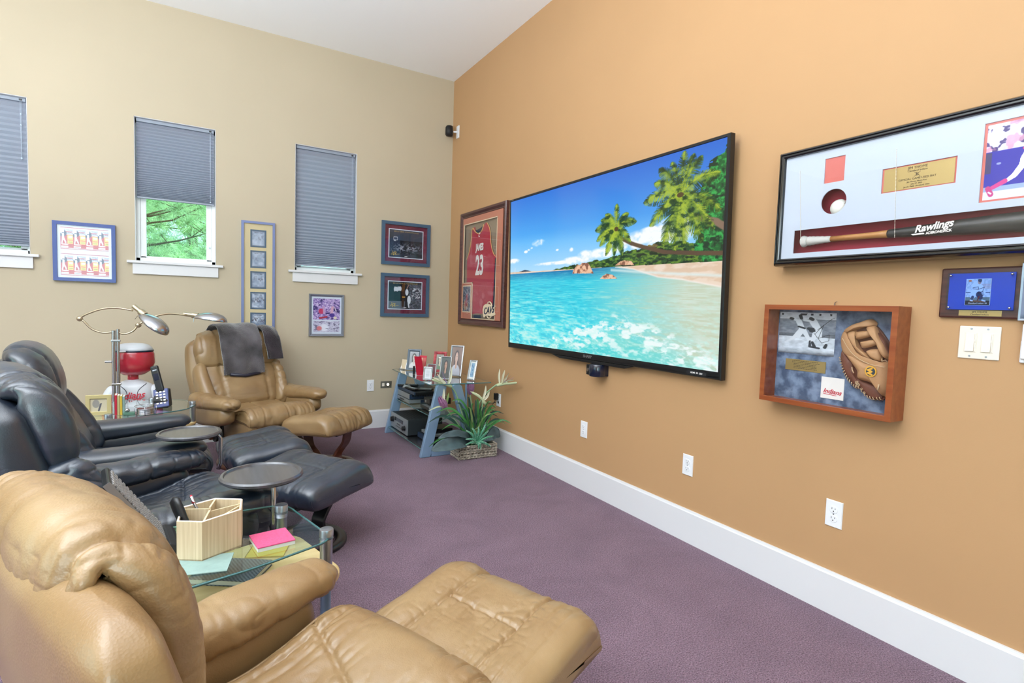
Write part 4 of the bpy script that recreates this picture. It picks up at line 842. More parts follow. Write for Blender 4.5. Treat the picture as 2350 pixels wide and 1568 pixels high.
for i in range(6):
    x = -.118-(.052 if i > 1 else .060)
    while x < -.118+(.050 if i > 1 else .058): w_ = _r.uniform(.003, .009); _e.box(x, x+w_, -.0134, -.013, -.0305-.0066*i-.001, -.0305-.0066*i+.001); x += w_+.0018
_e = _e.build('engraving', 'ink_dark', t); _e['kind'] = 'stuff'
MB().box(-.041, .054, -.013, -.010, -.178, -.0865).build('logo_card', 'ink_white', t); text('Indians', t, .007, -.147, -.0134, .027, 'ink_red', shear=.3, bold=.0006, rot=.05); MB().box(-.02, .036, -.0134, -.013, -.161, -.1585, rot=(0, .06, 0)).build('underline', 'ink_red', t)
g = thing('baseball_glove', 'tan leather baseball glove lying in the cherry wood box', 'glove', (0, -GX, GZ), -PI/2)
M['glove_tan'] = leather('worn_glove_leather', (196, 152, 112), .5, .35, (170, 124, 84)); M['glove_brown'] = leather('dark_glove_leather', (124, 78, 62), .5, .35, (100, 60, 46)); M['lace'] = mat('rawhide_lace', (206, 176, 140), rough=.7)
GP = dict(thumb_lobe=[(.038, .035), (.052, .032), (.072, .006), (.088, -.002), (.096, -.042), (.103, -.072), (.12, -.097), (.112, -.117), (.084, -.097), (.061, -.069), (.043, -.032), (.035, .004)],
 heel_lobe=[(.101, -.075), (.129, -.082), (.165, -.091), (.19, -.1), (.215, -.128), (.207, -.148), (.179, -.152), (.154, -.146), (.127, -.12), (.11, -.101)],
 palm=[(.052, .032), (.083, .035), (.121, .012), (.171, .0), (.225, .004), (.236, -.04), (.231, -.114), (.213, -.136), (.192, -.102), (.157, -.086), (.114, -.076), (.109, -.044), (.086, -.014)],
 index_finger=[(.033, .091), (.048, .117), (.068, .097), (.098, .047), (.135, .018), (.171, .0), (.223, -.006), (.225, -.036), (.173, -.042), (.108, -.036), (.08, .0), (.044, .031)],
 finger_tip=[(.046, .117), (.076, .141), (.11, .155), (.144, .168), (.166, .153), (.161, .139), (.132, .135), (.097, .123), (.077, .117), (.057, .105)],
 web_strap=[(.134, .135), (.166, .141), (.187, .103), (.209, .067), (.225, .026), (.217, .014), (.202, .024), (.18, .073), (.161, .099)],
 web_bar=[(.094, .103), (.103, .115), (.153, .121), (.156, .101), (.105, .083), (.097, .093)], web_bar2=[(.116, .071), (.123, .077), (.172, .087), (.18, .069), (.13, .049), (.12, .059)], web_bar3=[(.143, .042), (.189, .049), (.199, .006), (.173, .006), (.152, .022)],
 little_finger=[(.169, .135), (.182, .115), (.207, .087), (.216, .067), (.228, .026), (.202, .04), (.18, .103)], middle_finger=[(.061, .107), (.092, .119), (.099, .079), (.123, .038), (.143, .029), (.16, .004), (.134, .012), (.097, .046)])
hs = dict(thumb_lobe=(.018, -.016, 'glove_brown'), heel_lobe=(.016, -.018, 'glove_brown'), palm=(.040, -.018, 'glove_tan'), index_finger=(.034, -.02, 'glove_tan'), finger_tip=(.034, -.02, 'glove_tan'), web_strap=(.03, -.03, 'glove_tan'), web_bar=(.022, -.03, 'glove_tan'), web_bar2=(.022, -.03, 'glove_tan'), web_bar3=(.024, -.03, 'glove_tan'), little_finger=(.028, -.018, 'glove_brown'), middle_finger=(.036, -.022, 'glove_tan'))
for k, P in GP.items():
    h, y, mm = hs[k]; puff(MB(), crom(P, 48, closed=True), h, y, 7).build(k.rstrip('23'), mm, g, smooth=True)
b = MB(); b.prism([tuple(p) for p in crom([(.05, .09), (.09, .14), (.15, .15), (.21, .08), (.225, .0), (.21, -.13), (.12, -.1), (.05, .0)], 40, closed=True)], -.022, -.010, 'y'); b.build('glove_back', 'glove_brown', g, auto=50)
la = MB()
for P, cnt in ((GP['thumb_lobe'][6:12], 16), (GP['heel_lobe'][5:10], 10)):
    Q = crom(P, cnt); c = np.array([.09, -.03])
    for (x, z) in Q:
        d = (c-np.array([x, z])); d /= np.linalg.norm(d); la.tube([(x-d[0]*.002, -.022, z-d[1]*.002), (x+d[0]*.004, -.036, z+d[1]*.004), (x+d[0]*.011, -.034, z+d[1]*.011+.003)], .0016, 6)
la.tube([(x, -.060, z) for x, z in crom([(.058, .085), (.088, .04), (.125, .008), (.17, -.010), (.222, -.016)], 24)], .0014, 5).tube([(.205, -.05, .015), (.212, -.062, .006), (.222, -.06, .012), (.228, -.055, .004)], .002, 6).tube([(.098, -.05, -.03), (.106, -.062, -.04), (.112, -.06, -.052)], .002, 6).tube([(.204, -.054, -.085), (.204, -.06, -.108)], .003, 6)
for (x, z) in ((.12, -.088), (.127, -.098), (.138, -.113), (.149, -.127), (.19, -.078), (.2, -.072)): la.tube([(x+.0035*math.cos(a), -.045, z+.0035*math.sin(a)) for a in np.linspace(0, 2*PI, 12)[:-1]], .0012, 5, closed=True)
la.build('lacing', 'lace', g, smooth=True)
M['yellow_patch'] = mat('yellow_patch', (222, 166, 60), rough=.6); M['navy_patch'] = mat('navy_patch', (44, 58, 72), rough=.6)
r = MB().cyl((.174, -.061, -.038), (.174, -.059, -.038), .0215, 32).build('round_patch', 'yellow_patch', g); MB().cyl((.174, -.0618, -.038), (.174, -.061, -.038), .0165, 32).build('patch_field', 'navy_patch', r)
mk = text('w', r, .174, -.0385, -.0622, .040, 'yellow_patch', name='patch_letter', bold=.0016, rot=PI/2*.97)

# ---- card plaque, second frame
M['walnut'] = mat('dark_walnut_board', (88, 50, 42), rough=.35, grain=(4, 50, 50, (58, 32, 30)), coat=.3); M['royal'] = mat('royal_blue_backing', (40, 76, 176), rough=.5, spec=.6); M['acrylic_edge'] = glass_mat('acrylic_sheet', tint=(225, 238, 255))
t = wall_item('card_plaque', 'walnut plaque with a baseball card on royal blue', 'plaque', 'right', 4.5395, 1.366)
MB().box(-.113, .118, -.016, 0, -.088, .088).build('board', 'walnut', t, bevel=.006, seg=2); MB().box(-.086, .095, -.019, -.016, -.058, .068).build('blue_backing', 'royal', t)
MB().box(-.088, .097, -.0295, -.0235, -.06, .07).build('acrylic_cover', 'acrylic_edge', t, bevel=.001)
for (x, z) in ((-.079, .061), (.088, .061), (-.079, -.051), (.088, -.051)): MB().lathe([(.001, .0035), (.003, .003), (.0042, 0)], 14, rot=(PI/2, 0, 0), loc=(x, -.0297, z)).cyl((x, -.03, z), (x, -.017, z), .0018, 8).build('screw', 'chrome', t, smooth=True)
def card(U, V):
    n = fbm(U*12, V*12, 0, 4); C = mixc(full(U, (178, 190, 206)), rgb(214, 216, 226), .5+n*2); C = mixc(C, rgb(200, 140, 130), rect(U, V, .5, 1, .62, .8)*(np.sin(V*200) > 0)*.6); C = mixc(C, rgb(40, 60, 100), rect(U, V, 0, 1, .46, .5)*.7); C = mixc(C, rgb(96, 108, 96), ((V < .3)).astype(float)*.8); C = mixc(C, rgb(36, 30, 36), (V < .16).astype(float))
    w = rgb(214, 220, 234)
    for p, q, r0, c in (((.5, .84), (.5, .7), .13, w), ((.42, .7), (.45, .5), .2, w), ((.6, .68), (.74, .5), .1, w), ((.35, .5), (.3, .36), .15, w), ((.55, .4), (.62, .3), .12, rgb(36, 48, 84)), ((.3, .3), (.26, .22), .06, rgb(40, 60, 90)), ((.56, .32), (.5, .15), .03, rgb(130, 40, 40)), ((.54, .88), (.54, .86), .08, rgb(196, 150, 136)), ((.56, .94), (.52, .95), .07, rgb(40, 60, 90)), ((.2, .16), (.8, .12), .03, rgb(140, 80, 50)), ((.7, .18), (.82, .15), .03, w), ((.22, .18), (.3, .16), .03, w)): C = mixc(C, c, capsule(U, V, p, q, r0, r0*.8, .02))
    for p, q in (((.28, .66), (.5, .7)), ((.5, .7), (.52, .6)), ((.52, .6), (.28, .62)), ((.52, .6), (.75, .68)), ((.75, .68), (.7, .56)), ((.7, .56), (.72, .36)), ((.72, .36), (.5, .46)), ((.5, .46), (.7, .52))): C = mixc(C, rgb(16, 20, 50), capsule(U, V, p, q, .009, .009, .01))
    return mixc(C, rgb(226, 120, 70), ell(U, V, .15, .93, .07, .035)) 
pic('baseball_card', t, -.0345, .0325, -.0415, .0475, -.0225, 90, 120, card); MB().box(-.0355, .0335, -.0222, -.019, -.0425, .0485).build('card_stock', 'ink_white', t)
text('Cleveland Indians 1B', t, 0, -.036, -.0231, .0062, 'ink_white'); MB().box(-.052, .066, -.0172, -.016, -.0795, -.0605).build('brass_plate', 'brass', t)
text('JIM THOME', t, .007, -.066, -.0175, .0085, 'ink_dark', name='engraving'); text('Cleveland Indians', t, .007, -.0745, -.0175, .0072, 'ink_dark', name='engraving')
t = wall_item('silver_wall_frame', 'sliver of a pale silver frame at the right picture edge', 'picture', 'right', 4.80, 1.368); fr((.30, .19), .03, cove(.02, .035), t, 'silver'); MB().box(-.131, .131, -.01, -.002, -.078, .078).build('mat_board', 'mat_white', t)
# ================================================================== RECLINERS AND OTTOMANS
def folds(f, A, seed, gate=None, seams=(), fine=.25):
    """f folds per metre per axis, A depth"""
    def d(G, Nn):
        x, y, z = G[..., 0], G[..., 1], G[..., 2]
        wx = vnoise(x*4, y*4, z*4, seed+91)*.55+vnoise(x*11, y*11, z*11, seed+92)*.16
        n = np.abs(vnoise(x*f[0]+wx, y*f[1]+wx, z*f[2]+wx, seed)); n2 = np.abs(vnoise(x*f[0]*1.9-wx, y*f[1]*1.9+wx, z*f[2]*1.9-wx, seed+5))
        k1 = np.clip(vnoise(x*3.1, y*3.1, z*3.1, seed+33)*1.3+.45, 0, 1); k2 = np.clip(vnoise(x*6, y*6, z*6, seed+34)*1.6+.3, 0, 1)
        h = A*(np.minimum(n*2.6, 1)**.65-.75)*k1+A*.55*(np.minimum(n2*2.4, 1)**.6-.8)*k2
        if gate is not None: h = h*gate(G, Nn)
        for s in seams: h = h+s(G, Nn)
        return h
    return d
def seam(fn, depth=.006, width=.007, pucker=0.0, side=None):
    def d(G, Nn):
        q = fn(G); g = -depth*np.exp(-(q/width)**2)
        if pucker: g = g-pucker*np.exp(-np.abs(q)/.05)*(1-ridge(G, (38, 38, 38), 77))**2
        return g*(side(G, Nn) if side else 1.0)
    return d
UP = lambda G, Nn: np.clip(Nn[..., 2]*1.6-.1, 0, 1)
def wood_band(name, path, w, th, m, parent, v):
    """bent laminated strip: path in (u, z), width w across v, thickness th"""
    P = crom(path, 26); t = np.gradient(P, axis=0); t /= np.linalg.norm(t, axis=1, keepdims=True); n = np.stack([-t[:, 1], t[:, 0]], -1)
    A = P+n*th/2; B = P-n*th/2; mb = MB(); V = []; F = []
    for i in range(len(P)): V += [(A[i, 0], v-w/2, A[i, 1]), (A[i, 0], v+w/2, A[i, 1]), (B[i, 0], v+w/2, B[i, 1]), (B[i, 0], v-w/2, B[i, 1])]
    for i in range(len(P)-1):
        for j in range(4): F.append((4*i+j, 4*i+(j+1) % 4, 4*i+4+(j+1) % 4, 4*i+4+j))
    F += [(0, 1, 2, 3), tuple(4*(len(P)-1)+k for k in (3, 2, 1, 0))]
    return mb.add(V, F).build(name, m, parent, bevel=.003, auto=40)
def base_ring(parent, r, m, h=.03, w=.055):
    n = 64; V = []; F = []; pr = [(-w/2, .004), (-w/2+.004, 0), (w/2-.004, 0), (w/2, .006), (w/2, h*.7), (w/2-.01, h), (-w/2+.01, h), (-w/2, h*.7)]
    for i in range(n):
        a = 2*PI*i/n
        for (d, z) in pr: V.append(((r+d)*math.cos(a), (r+d)*math.sin(a), z))
    k = len(pr)
    for i in range(n):
        for j in range(k): F.append((i*k+j, ((i+1) % n)*k+j, ((i+1) % n)*k+(j+1) % k, i*k+(j+1) % k))
    return MB().add(V, F).build('base_ring', m, parent, auto=50)
def ottoman(label, x, y, deg, ml, mw, hi=1, tilt=0.0, z0=0.0, seed=1, sm=None, group='leather ottomans', ring=.18, rx=0.0, A=.0075, hw=.275):
    t = thing('ottoman', label, 'ottoman', (x, y, 0), math.radians(deg), group)
    prof = [(-.215, .335), (-.19, .375), (-.13, .395), (-.05, .402), (.05, .418), (.12, .425), (.18, .405), (.215, .36), (.225, .318), (.205, .298), (.13, .292), (0, .285), (-.12, .272), (-.19, .285)]
    prof = [(u, z+z0+u*tilt) for u, z in prof]
    ss = [seam(lambda G: np.abs(G[..., 1])-.125, .008, .006, .006, UP), seam(lambda G: G[..., 0]-.0+(np.abs(G[..., 1]) > .125)*9, .006, .005, .003, UP),
          lambda G, Nn: .012*np.exp(-((np.abs(G[..., 1])-.19)/.06)**2)*UP(G, Nn)]
    gate = lambda G, Nn: .35+.9*np.exp(-((np.abs(G[..., 1])-.06)/.12)**2)
    sweepv('cushion', prof, hw, ml, t, 150*hi, 84*hi, rnd=.045, crown=.012, disp=folds((3.2, 25, 7), A, seed, gate, ss))
    pin = [(u*.94, .345+z0+(z-.345-z0)*.80-.004) for u, z in prof]
    sweepv('side_panel', pin, hw-.006, sm or ml, t, 60*hi, 12, rnd=.012)
    for s in (1, -1): profile_piping('piping', prof, s*(hw-.018), .0042, ml, t, inset=.010)
    b = base_ring(t, ring, mw); b.location = (rx, 0, 0)
    wood_band('leg', [(-.185, .272+z0), (-.19, .20), (-.172, .13), (-.125, .085), (-.105, .055), (-.13, .030), (-.165, .018)], .085, .02, mw, t, 0.0)
    wood_band('leg', [(.18, .292+z0), (.165, .21), (.118, .145), (.088, .095), (.098, .052), (.135, .028), (.17, .018)], .085, .02, mw, t, 0.0)
    MB().box(-.205, -.165, -.15, .15, .262+z0, .282+z0).build('cross_bar', 'blackmatte', t, bevel=.003); MB().box(.16, .20, -.15, .15, .280+z0, .298+z0).build('cross_bar', 'blackmatte', t, bevel=.003)
    return t
def recliner(label, x, y, deg, ml, ms, mw, hi=1, seed=1, A=.004, back=1.0, lean=0.0, head=(0, 0), arms=True, group='leather recliners', armz=0.0, hw=.0, seatdrop=0.0, arml=0.0, hh=1.0, sf=.88, dome=.3, ss_=0.0, hcap=.05, hv=0.0, armr=0.0, su=0.0, sth=1.0, hth=1.0, hn=0.0, tail=None, sn=0.0, scap=.07):
    t = thing('recliner', label, 'armchair', (x, y, 0), math.radians(deg), group)
    b = base_ring(t, .27, mw, .034, .06)
    for s in (1, -1):
        wood_band('base_leg', [(-.05, .03), (.12, .045), (.19, .09), (.15, .15), (.02, .2), (-.06, .24)], .06, .024, mw, t, s*.245)
        wood_band('arm_post', [(-.06, .22), (-.05, .30), (-.02, .38), (.0, .43)], .058, .024, mw, t, s*.325)
    MB().cyl((-.02, 0, .03), (-.02, 0, .24), .028, 20).box(-.16, .14, -.24, .24, .225, .25).build('swivel_column', 'blackmatte', t, bevel=.003)
    sd = seatdrop
    # seat shell and cushion
    shell = [(-.27, .40), (-.05, .375), (.2, .39), (.345, .40), (.378, .355), (.35, .30), (.22, .235), (0, .21), (-.2, .24), (-.28, .32)]
    sweepv('seat_shell', [(u*sf if u > 0 else u, z-sd) for u, z in shell], .262, ms, t, 70*hi, 24*hi, rnd=.03)
    cush = [(-.27, .455), (-.14, .432), (.0, .425), (.12, .442), (.24, .472), (.33, .470), (.388, .425), (.395, .375), (.365, .345), (.25, .352), (.0, .352), (-.24, .37)]
    cush = [(u*sf if u > 0 else u, z) for u, z in cush]
    ss = [seam(lambda G: np.abs(G[..., 1])-.215, .004, .006, .004, UP), seam(lambda G: G[..., 0]-(.10+.9*np.abs(G[..., 1])*.35), .007, .006, .006, UP), seam(lambda G: G[..., 1]+(G[..., 0] > .09)*9, .006, .006, .004, UP)]
    gt = lambda G, Nn: .45+.75*np.clip((G[..., 0]+.05)*3, 0, 1)
    sweepv('seat_cushion', [(u, z-sd) for u, z in cush], .272, ml, t, 130*hi, 90*hi, rnd=.045, crown=.012, disp=folds((3.4, 21, 7), A, seed+1, gt, ss))
    for s in (1, -1): profile_piping('seat_piping', [(u, z-sd) for u, z in cush], s*.258, .0042, ml, t, inset=.012)
    # back
    H = back; Ls = lambda u, z: (u-lean*(z-.42), .42+(z-.42)*H)
    def row(u, z, *k): return (u-lean*(z-.42), .42+(z-.42)*H)+k
    H2 = H; H = H+ss_
    rows = [row(-.27+su*.5, .26, .24, .06*sth, 0, 3.0), row(-.345+su*.7, .45, .318, .085*sth, 0, 3.2), row(-.395+su, .64, .348, .092*sth, 0, 3.3), row(-.432+su, .80, .348, .088*sth, 0, 3.3), row(-.452+su, .90, .336, .074*sth, 0, 3.2), row(-.458+su, .955, .31, .060*sth, 0, 3.0)]
    rows = [q[:5]+(q[5]+sn,) for q in rows]
    loft('back_shell', rows, ms, t, 80*hi, 64*hi, (.06, scap)); H = H2
    wingg = lambda G, Nn: .5+.8*np.clip((np.abs(G[..., 1])-.12)*6, 0, 1)
    loft('back_cushion', [row(-.185, .40, .25, .06, 0, 2.6), row(-.225, .50, .275, .075, 0, 2.6), row(-.275, .60, .30, .078, 0, 2.6), row(-.325, .71, .305, .07, 0, 2.6), row(-.365, .79, .29, .055, 0, 2.5)], ml, t, 96*hi, 84*hi, (.06, .06),
         disp=folds((5, 7, 19), A*1.1, seed+2, wingg, [seam(lambda G: np.abs(G[..., 1])-.175, .012, .012, .006)]))
    for s in (1, -1):
        loft('side_bolster', [row(-.18, .40, .040, .05, s*.275, 2.3), row(-.175, .47, .052, .066, s*.29, 2.3), row(-.235, .58, .050, .074, s*.305, 2.4), row(-.30, .69, .045, .068, s*.306, 2.4), row(-.34, .775, .035, .05, s*.295, 2.3)], ml, t, 56*hi, 60*hi, (.05, .06),
             disp=folds((6, 10, 17), A*1.3, seed+3+s, None))
    hx, hz = head
    loft('headrest', [row(-.315+hx*.4, .71+hz*.3, .26*hh, .050*hth, hv, 2.5+hn), row(-.325+hx*.6, .77+hz*.6, .300*hh, .072*hth, hv, 2.6+hn), row(-.345+hx*.8, .86+hz, .312*hh, .082*hth, hv, 2.6+hn), row(-.375+hx, .935+hz, .298*hh, .080*hth, hv, 2.5+hn), row(-.415+hx, .968+hz, .272*hh, .062*hth, hv, 2.4+hn)]+[row(*q, hv, 2.4+hn) for q in (tail or [(-.455+hx, .945+hz, .24*hh, .045*hth)])], ml, t, 96*hi, 100*hi, (.05, hcap), dome=dome,
         disp=folds((5, 19, 7), A*1.1, seed+6, lambda G, Nn: .35+.8*np.clip((np.abs(G[..., 1])-.08)*6, 0, 1), [seam(lambda G: np.abs(G[..., 1])-.17, .013, .010, .006)]))
    if arms:
        arm0 = arml
        for s in (1, -1):
            z = armz; vc = s*(.352+hw); arml = arm0 if s > 0 else arm0+armr
            loft('armrest', [(-.26, .385+z, .045, .06, vc, 2.8), (-.16, .40+z, .058, .075, vc, 3), (.0, .41+z, .062, .080, vc, 3), (.13+arml, .425+z, .060, .072, vc, 3), (.215+arml, .440+z, .055, .055, vc, 2.8), (.24+arml, .445+z, .045, .045, vc, 2.6)], ms, t, 48*hi, 44*hi, (.04, .05))
            loft('arm_pad', [(-.285, .505+z, .05, .045, vc, 2.4), (-.2, .498+z, .072, .058, vc, 2.5), (-.08, .500+z, .078, .056, vc, 2.5), (.08, .510+z, .080, .050, vc, 2.5), (.18+arml, .517+z, .076, .045, vc, 2.5), (.275+arml, .515+z, .062, .040, vc, 2.5), (.30+arml, .50+z, .05, .035, vc, 2.5)], ml, t, 72*hi, 90*hi, (.045, .05),
                 disp=folds((15, 6, 8), min(A*1.0, .009), seed+9+s, None))
    # recline knob and lever
    MB().tube([(.02, -.30, .33), (.05, -.312, .27), (.04, -.315, .22), (-.02, -.315, .19)], .012, 10).build('lever', 'black', t, smooth=True)
    MB().cyl((-.03, -.295, .24), (-.03, -.33, .24), .034, 24).build('knob', 'black', t, auto=40)
    return t
recliner('tan leather recliner in the foreground, seen from behind', -2.16, -4.27, 23, 'tan', 'tan', 'wood_red', hi=2, seed=3, A=.011, back=.94, lean=-.02, hh=.80, sf=.84, dome=.35, ss_=.045, sn=2.0, scap=.04, hcap=.09, hv=.012, armr=-.10, su=.052, sth=.58, hth=.64, head=(.026, .03), tail=[(-.412, .972, .23, .036), (-.428, .935, .215, .028)])
ottoman('tan leather ottoman in the foreground, nearest the viewer', -1.66, -4.05, 22, 'tan', 'wood_red', hi=2, seed=5, A=.013)
recliner('nearer of two black leather recliners, reaching in from the left edge', -2.485, -2.89, 19, 'blk', 'blk_smooth', 'wood_black', hi=2, seed=14, A=.008, dome=0.0, hh=1.06, hn=.6, hcap=.07)
ottoman('black leather ottoman of the nearer black recliner, on black bentwood legs', -1.855, -2.45, 33, 'blk', 'wood_black', hi=1, seed=15)
recliner('farther of two black leather recliners, next to the lamp table', -2.64, -1.95, 6, 'blk', 'blk_smooth', 'wood_black', hi=1, seed=24, A=.005)
ottoman('black leather ottoman between the tan ottoman and the near black one', -1.99, -1.78, 8, 'blk', 'wood_black', hi=1, seed=25)
FARTAN = (-1.915, -.775, -66)
recliner('tan leather recliner against the beige wall with throws over its headrest', *FARTAN, 'tan', 'tan', 'wood_red', hi=1, seed=34, A=.0075, back=.97, dome=0.0, hh=1.04, hn=.5)
ottoman('tan leather ottoman of the far recliner, on brown bentwood legs', -1.47, -1.12, -51, 'tan', 'wood_red', hi=1, seed=35)
def swivel_tray(label, x, y, z, r, px, py, pz):
    t = thing('swivel_tray', label, 'side table', (x, y, 0), 0, 'round black recliner trays'); n = 72
    M_ = MB().lathe([(.001, z-.016), (r-.012, z-.016), (r, z-.008), (r, z), (r-.006, z+.006), (r-.014, z+.006), (r-.018, z), (.001, z)], n).build('tray_top', 'tray', t, auto=40)
    d = Vector((px-x, py-y, 0)); e = d.normalized()*.05
    MB().tube([tuple(Vector((0, 0, z-.022))+e*.2), tuple(Vector((e.x*1.5, e.y*1.5, z-.024))), (d.x*.9, d.y*.9, z-.024), (d.x, d.y, z-.045), (d.x, d.y, pz+.03), (d.x*.92, d.y*.92, pz)], .009, 12).build('bracket', 'chrome', t, smooth=True)
    MB().cyl((0, 0, z-.03), (0, 0, z-.016), .05, 24).build('swivel_plate', 'blackmatte', t)
    return t
swivel_tray('round black tray on the arm of the nearer black recliner', -2.134, -3.19, .62, .142, -2.10, -3.235, .42)
swivel_tray('round black tray on the arm of the farther black recliner', -2.37, -2.385, .62, .135, -2.24, -2.36, .42)
# ================================================================== SIDE TABLES AND WHAT STANDS ON THEM
def rounded(poly, r, n=8):
    out = []; m = len(poly)
    for i in range(m):
        p0, p, p1 = np.array(poly[i-1], float), np.array(poly[i], float), np.array(poly[(i+1) % m], float)
        a = (p0-p)/np.linalg.norm(p0-p); b = (p1-p)/np.linalg.norm(p1-p); rr = min(r, np.linalg.norm(p0-p)*.45, np.linalg.norm(p1-p)*.45)
        for k in range(n+1):
            t = k/n; q = (1-t)**2*(p+a*rr)+2*t*(1-t)*p+t*t*(p+b*rr); out.append(tuple(q))
    return out
def side_table(label, poly, z, posts, zs, shelf, r=.06):
    c = np.mean(poly, axis=0); t = thing('glass_side_table', label, 'side table', (c[0], c[1], 0), 0, 'glass side tables')
    P = rounded([(a-c[0], b-c[1]) for a, b in poly], r); g = MB().prism(P, z-.008, z).build('glass_top', 'table_glass', t)
    MB().tube([(a, b, z-.004) for a, b in P], .0034, 6, closed=True).build('glass_rim', 'glass_edge', g, smooth=True)
    S = rounded([(a-c[0], b-c[1]) for a, b in shelf], .08); MB().prism(S, zs-.022, zs).build('shelf', 'wood_light', t, bevel=.007, seg=3)
    for (a, b) in posts:
        x, y = a-c[0], b-c[1]; p = MB().lathe([(.019, zs), (.019, z-.009), (.0215, z-.009), (.0215, z-.0085)], 28, loc=(x, y, 0)).lathe([(.0215, z), (.0215, z+.018), (.020, z+.0215), (.012, z+.023), (.001, z+.023)], 28, loc=(x, y, 0))
        p.build('post', 'alu', t, auto=40); MB().lathe([(.016, 0), (.016, zs-.022)], 20, loc=(x, y, 0)).build('leg', 'bluemetal', t, auto=40)
    return t
side_table('glass-topped table with a maple shelf between the foreground recliners', [(-1.975, -3.655), (-2.065, -3.285), (-2.24, -3.285), (-2.68, -3.45), (-2.66, -3.80), (-2.42, -3.80), (-2.20, -3.745)], .53, [(-2.088, -3.35), (-1.992, -3.625), (-2.62, -3.48), (-2.60, -3.72)], .405,
           [(-1.935, -3.61), (-2.03, -3.25), (-2.25, -3.31), (-2.66, -3.47), (-2.66, -3.74), (-2.0, -3.70)])
TT = .531
M['bamboo'] = mat('pale_bamboo', (222, 204, 172), rough=.55, grain=(160, 160, 4, (198, 176, 140))); M['bamboo_cut'] = mat('cut_bamboo_edge', (232, 218, 214), rough=.6)
# divided hexagonal organiser
def organiser(x, y, rz):
    t = thing('desk_organizer', 'pale bamboo organiser with angled compartments on the near glass table', 'organizer', (x, y, TT), rz)
    H = .112; o = [(-.088, -.052), (-.035, -.098), (.075, -.060), (.100, .028), (.035, .082), (-.060, .058)]; hs = [H, H, H, H, H, H]
    o = np.array(o); c = o.mean(0); n = len(o)
    inn = c+(o-c)*(1-.006/np.linalg.norm(o-c, axis=1)*1.25)[:, None]
    MB().prism([tuple(p) for p in o], 0, .006).build('floor_board', 'bamboo', t)
    for i in range(n):
        j = (i+1) % n; V = [(*o[i], 0), (*o[j], 0), (*inn[j], 0), (*inn[i], 0), (*o[i], H), (*o[j], H), (*inn[j], H), (*inn[i], H)]
        MB().add(V, [(0, 1, 2, 3), (4, 7, 6, 5), (0, 4, 5, 1), (1, 5, 6, 2), (2, 6, 7, 3), (3, 7, 4, 0)]).build('side_board', 'bamboo', t)
    def div(p, q, h, th=.005):
        p, q = np.array(p), np.array(q); d = (q-p)/np.linalg.norm(q-p); s = np.array([-d[1], d[0]])*th/2
        V = [(*(p-s), .004), (*(q-s), .004), (*(q+s), .004), (*(p+s), .004), (*(p-s), h), (*(q-s), h), (*(q+s), h), (*(p+s), h)]
        MB().add(V, [(0, 1, 2, 3), (4, 7, 6, 5), (0, 4, 5, 1), (1, 5, 6, 2), (2, 6, 7, 3), (3, 7, 4, 0)]).build('divider', 'bamboo', t)
    div((-.034, -.092), (.006, .012), H-.008); div((.006, .012), (.094, .026), H-.012); div((.006, .012), (-.056, .052), H-.004); div((.006, .012), (.034, .076), H); div((-.034, -.092), (.092, .024), H-.016)
    e = MB().tube([(*p, H) for p in (o+inn)/2], .0026, 4, closed=True).build('rim', 'bamboo_cut', t)
    return t
organiser(-2.313, -3.552, math.radians(10))
h = thing('cordless_phone', 'black cordless phone standing in the bamboo organiser', 'phone', (-2.357, -3.588, TT+.012), math.radians(-60))
hb = MB().lathe([(.001, 0), (.018, .004), (.022, .03), (.020, .10), (.022, .14), (.020, .162), (.001, .172)], 28); hb.v = [np.concatenate(hb.v)*np.array([1.0, .55, 1.0])]
hb.build('handset', 'black', h, smooth=True).rotation_euler = (math.radians(6), math.radians(-30), 0); h.children[0].location = (.03, 0, 0)
p = thing('ballpoint_pen', 'silver and red pen leaning out of the bamboo organiser', 'pen', (-2.325, -3.515, TT+.02), math.radians(20))
MB().tube([(.012, 0, 0), (-.03, .01, .125)], .0045, 10).build('barrel', 'chrome', p, smooth=True); MB().tube([(-.0235, .0085, .104), (-.0305, .0102, .128)], [.0049, .003], 10).build('cap', 'ink_red', p, smooth=True)
# pink notepad
M['pink_pad'] = mat('pink_felt_cover', (212, 84, 128), rough=.9, bump=(420, .8, .0012), var=(140, .15)); M['paper'] = mat('paper_block', (216, 220, 212), rough=.8)
t = thing('notepad', 'square pink memo pad on the near glass table', 'notepad', (-2.146, -3.603, TT), math.radians(8)); MB().box(-.052, .052, -.052, .052, 0, .0105).build('pages', 'paper', t); MB().box(-.053, .053, -.053, .053, .0105, .0145).build('cover', 'pink_pad', t, bevel=.001)
M['sage'] = mat('sage_green_paper', (138, 164, 158), rough=.7, var=(40, .1))
tag(MB().box(-.075, .075, -.055, .055, 0, .002, loc=(-2.335, -3.672, TT+.0003), rot=(0, 0, math.radians(-12))).build('coaster_mat', 'sage'), 'sage green paper sheet tucked under the bamboo organiser', 'paper')
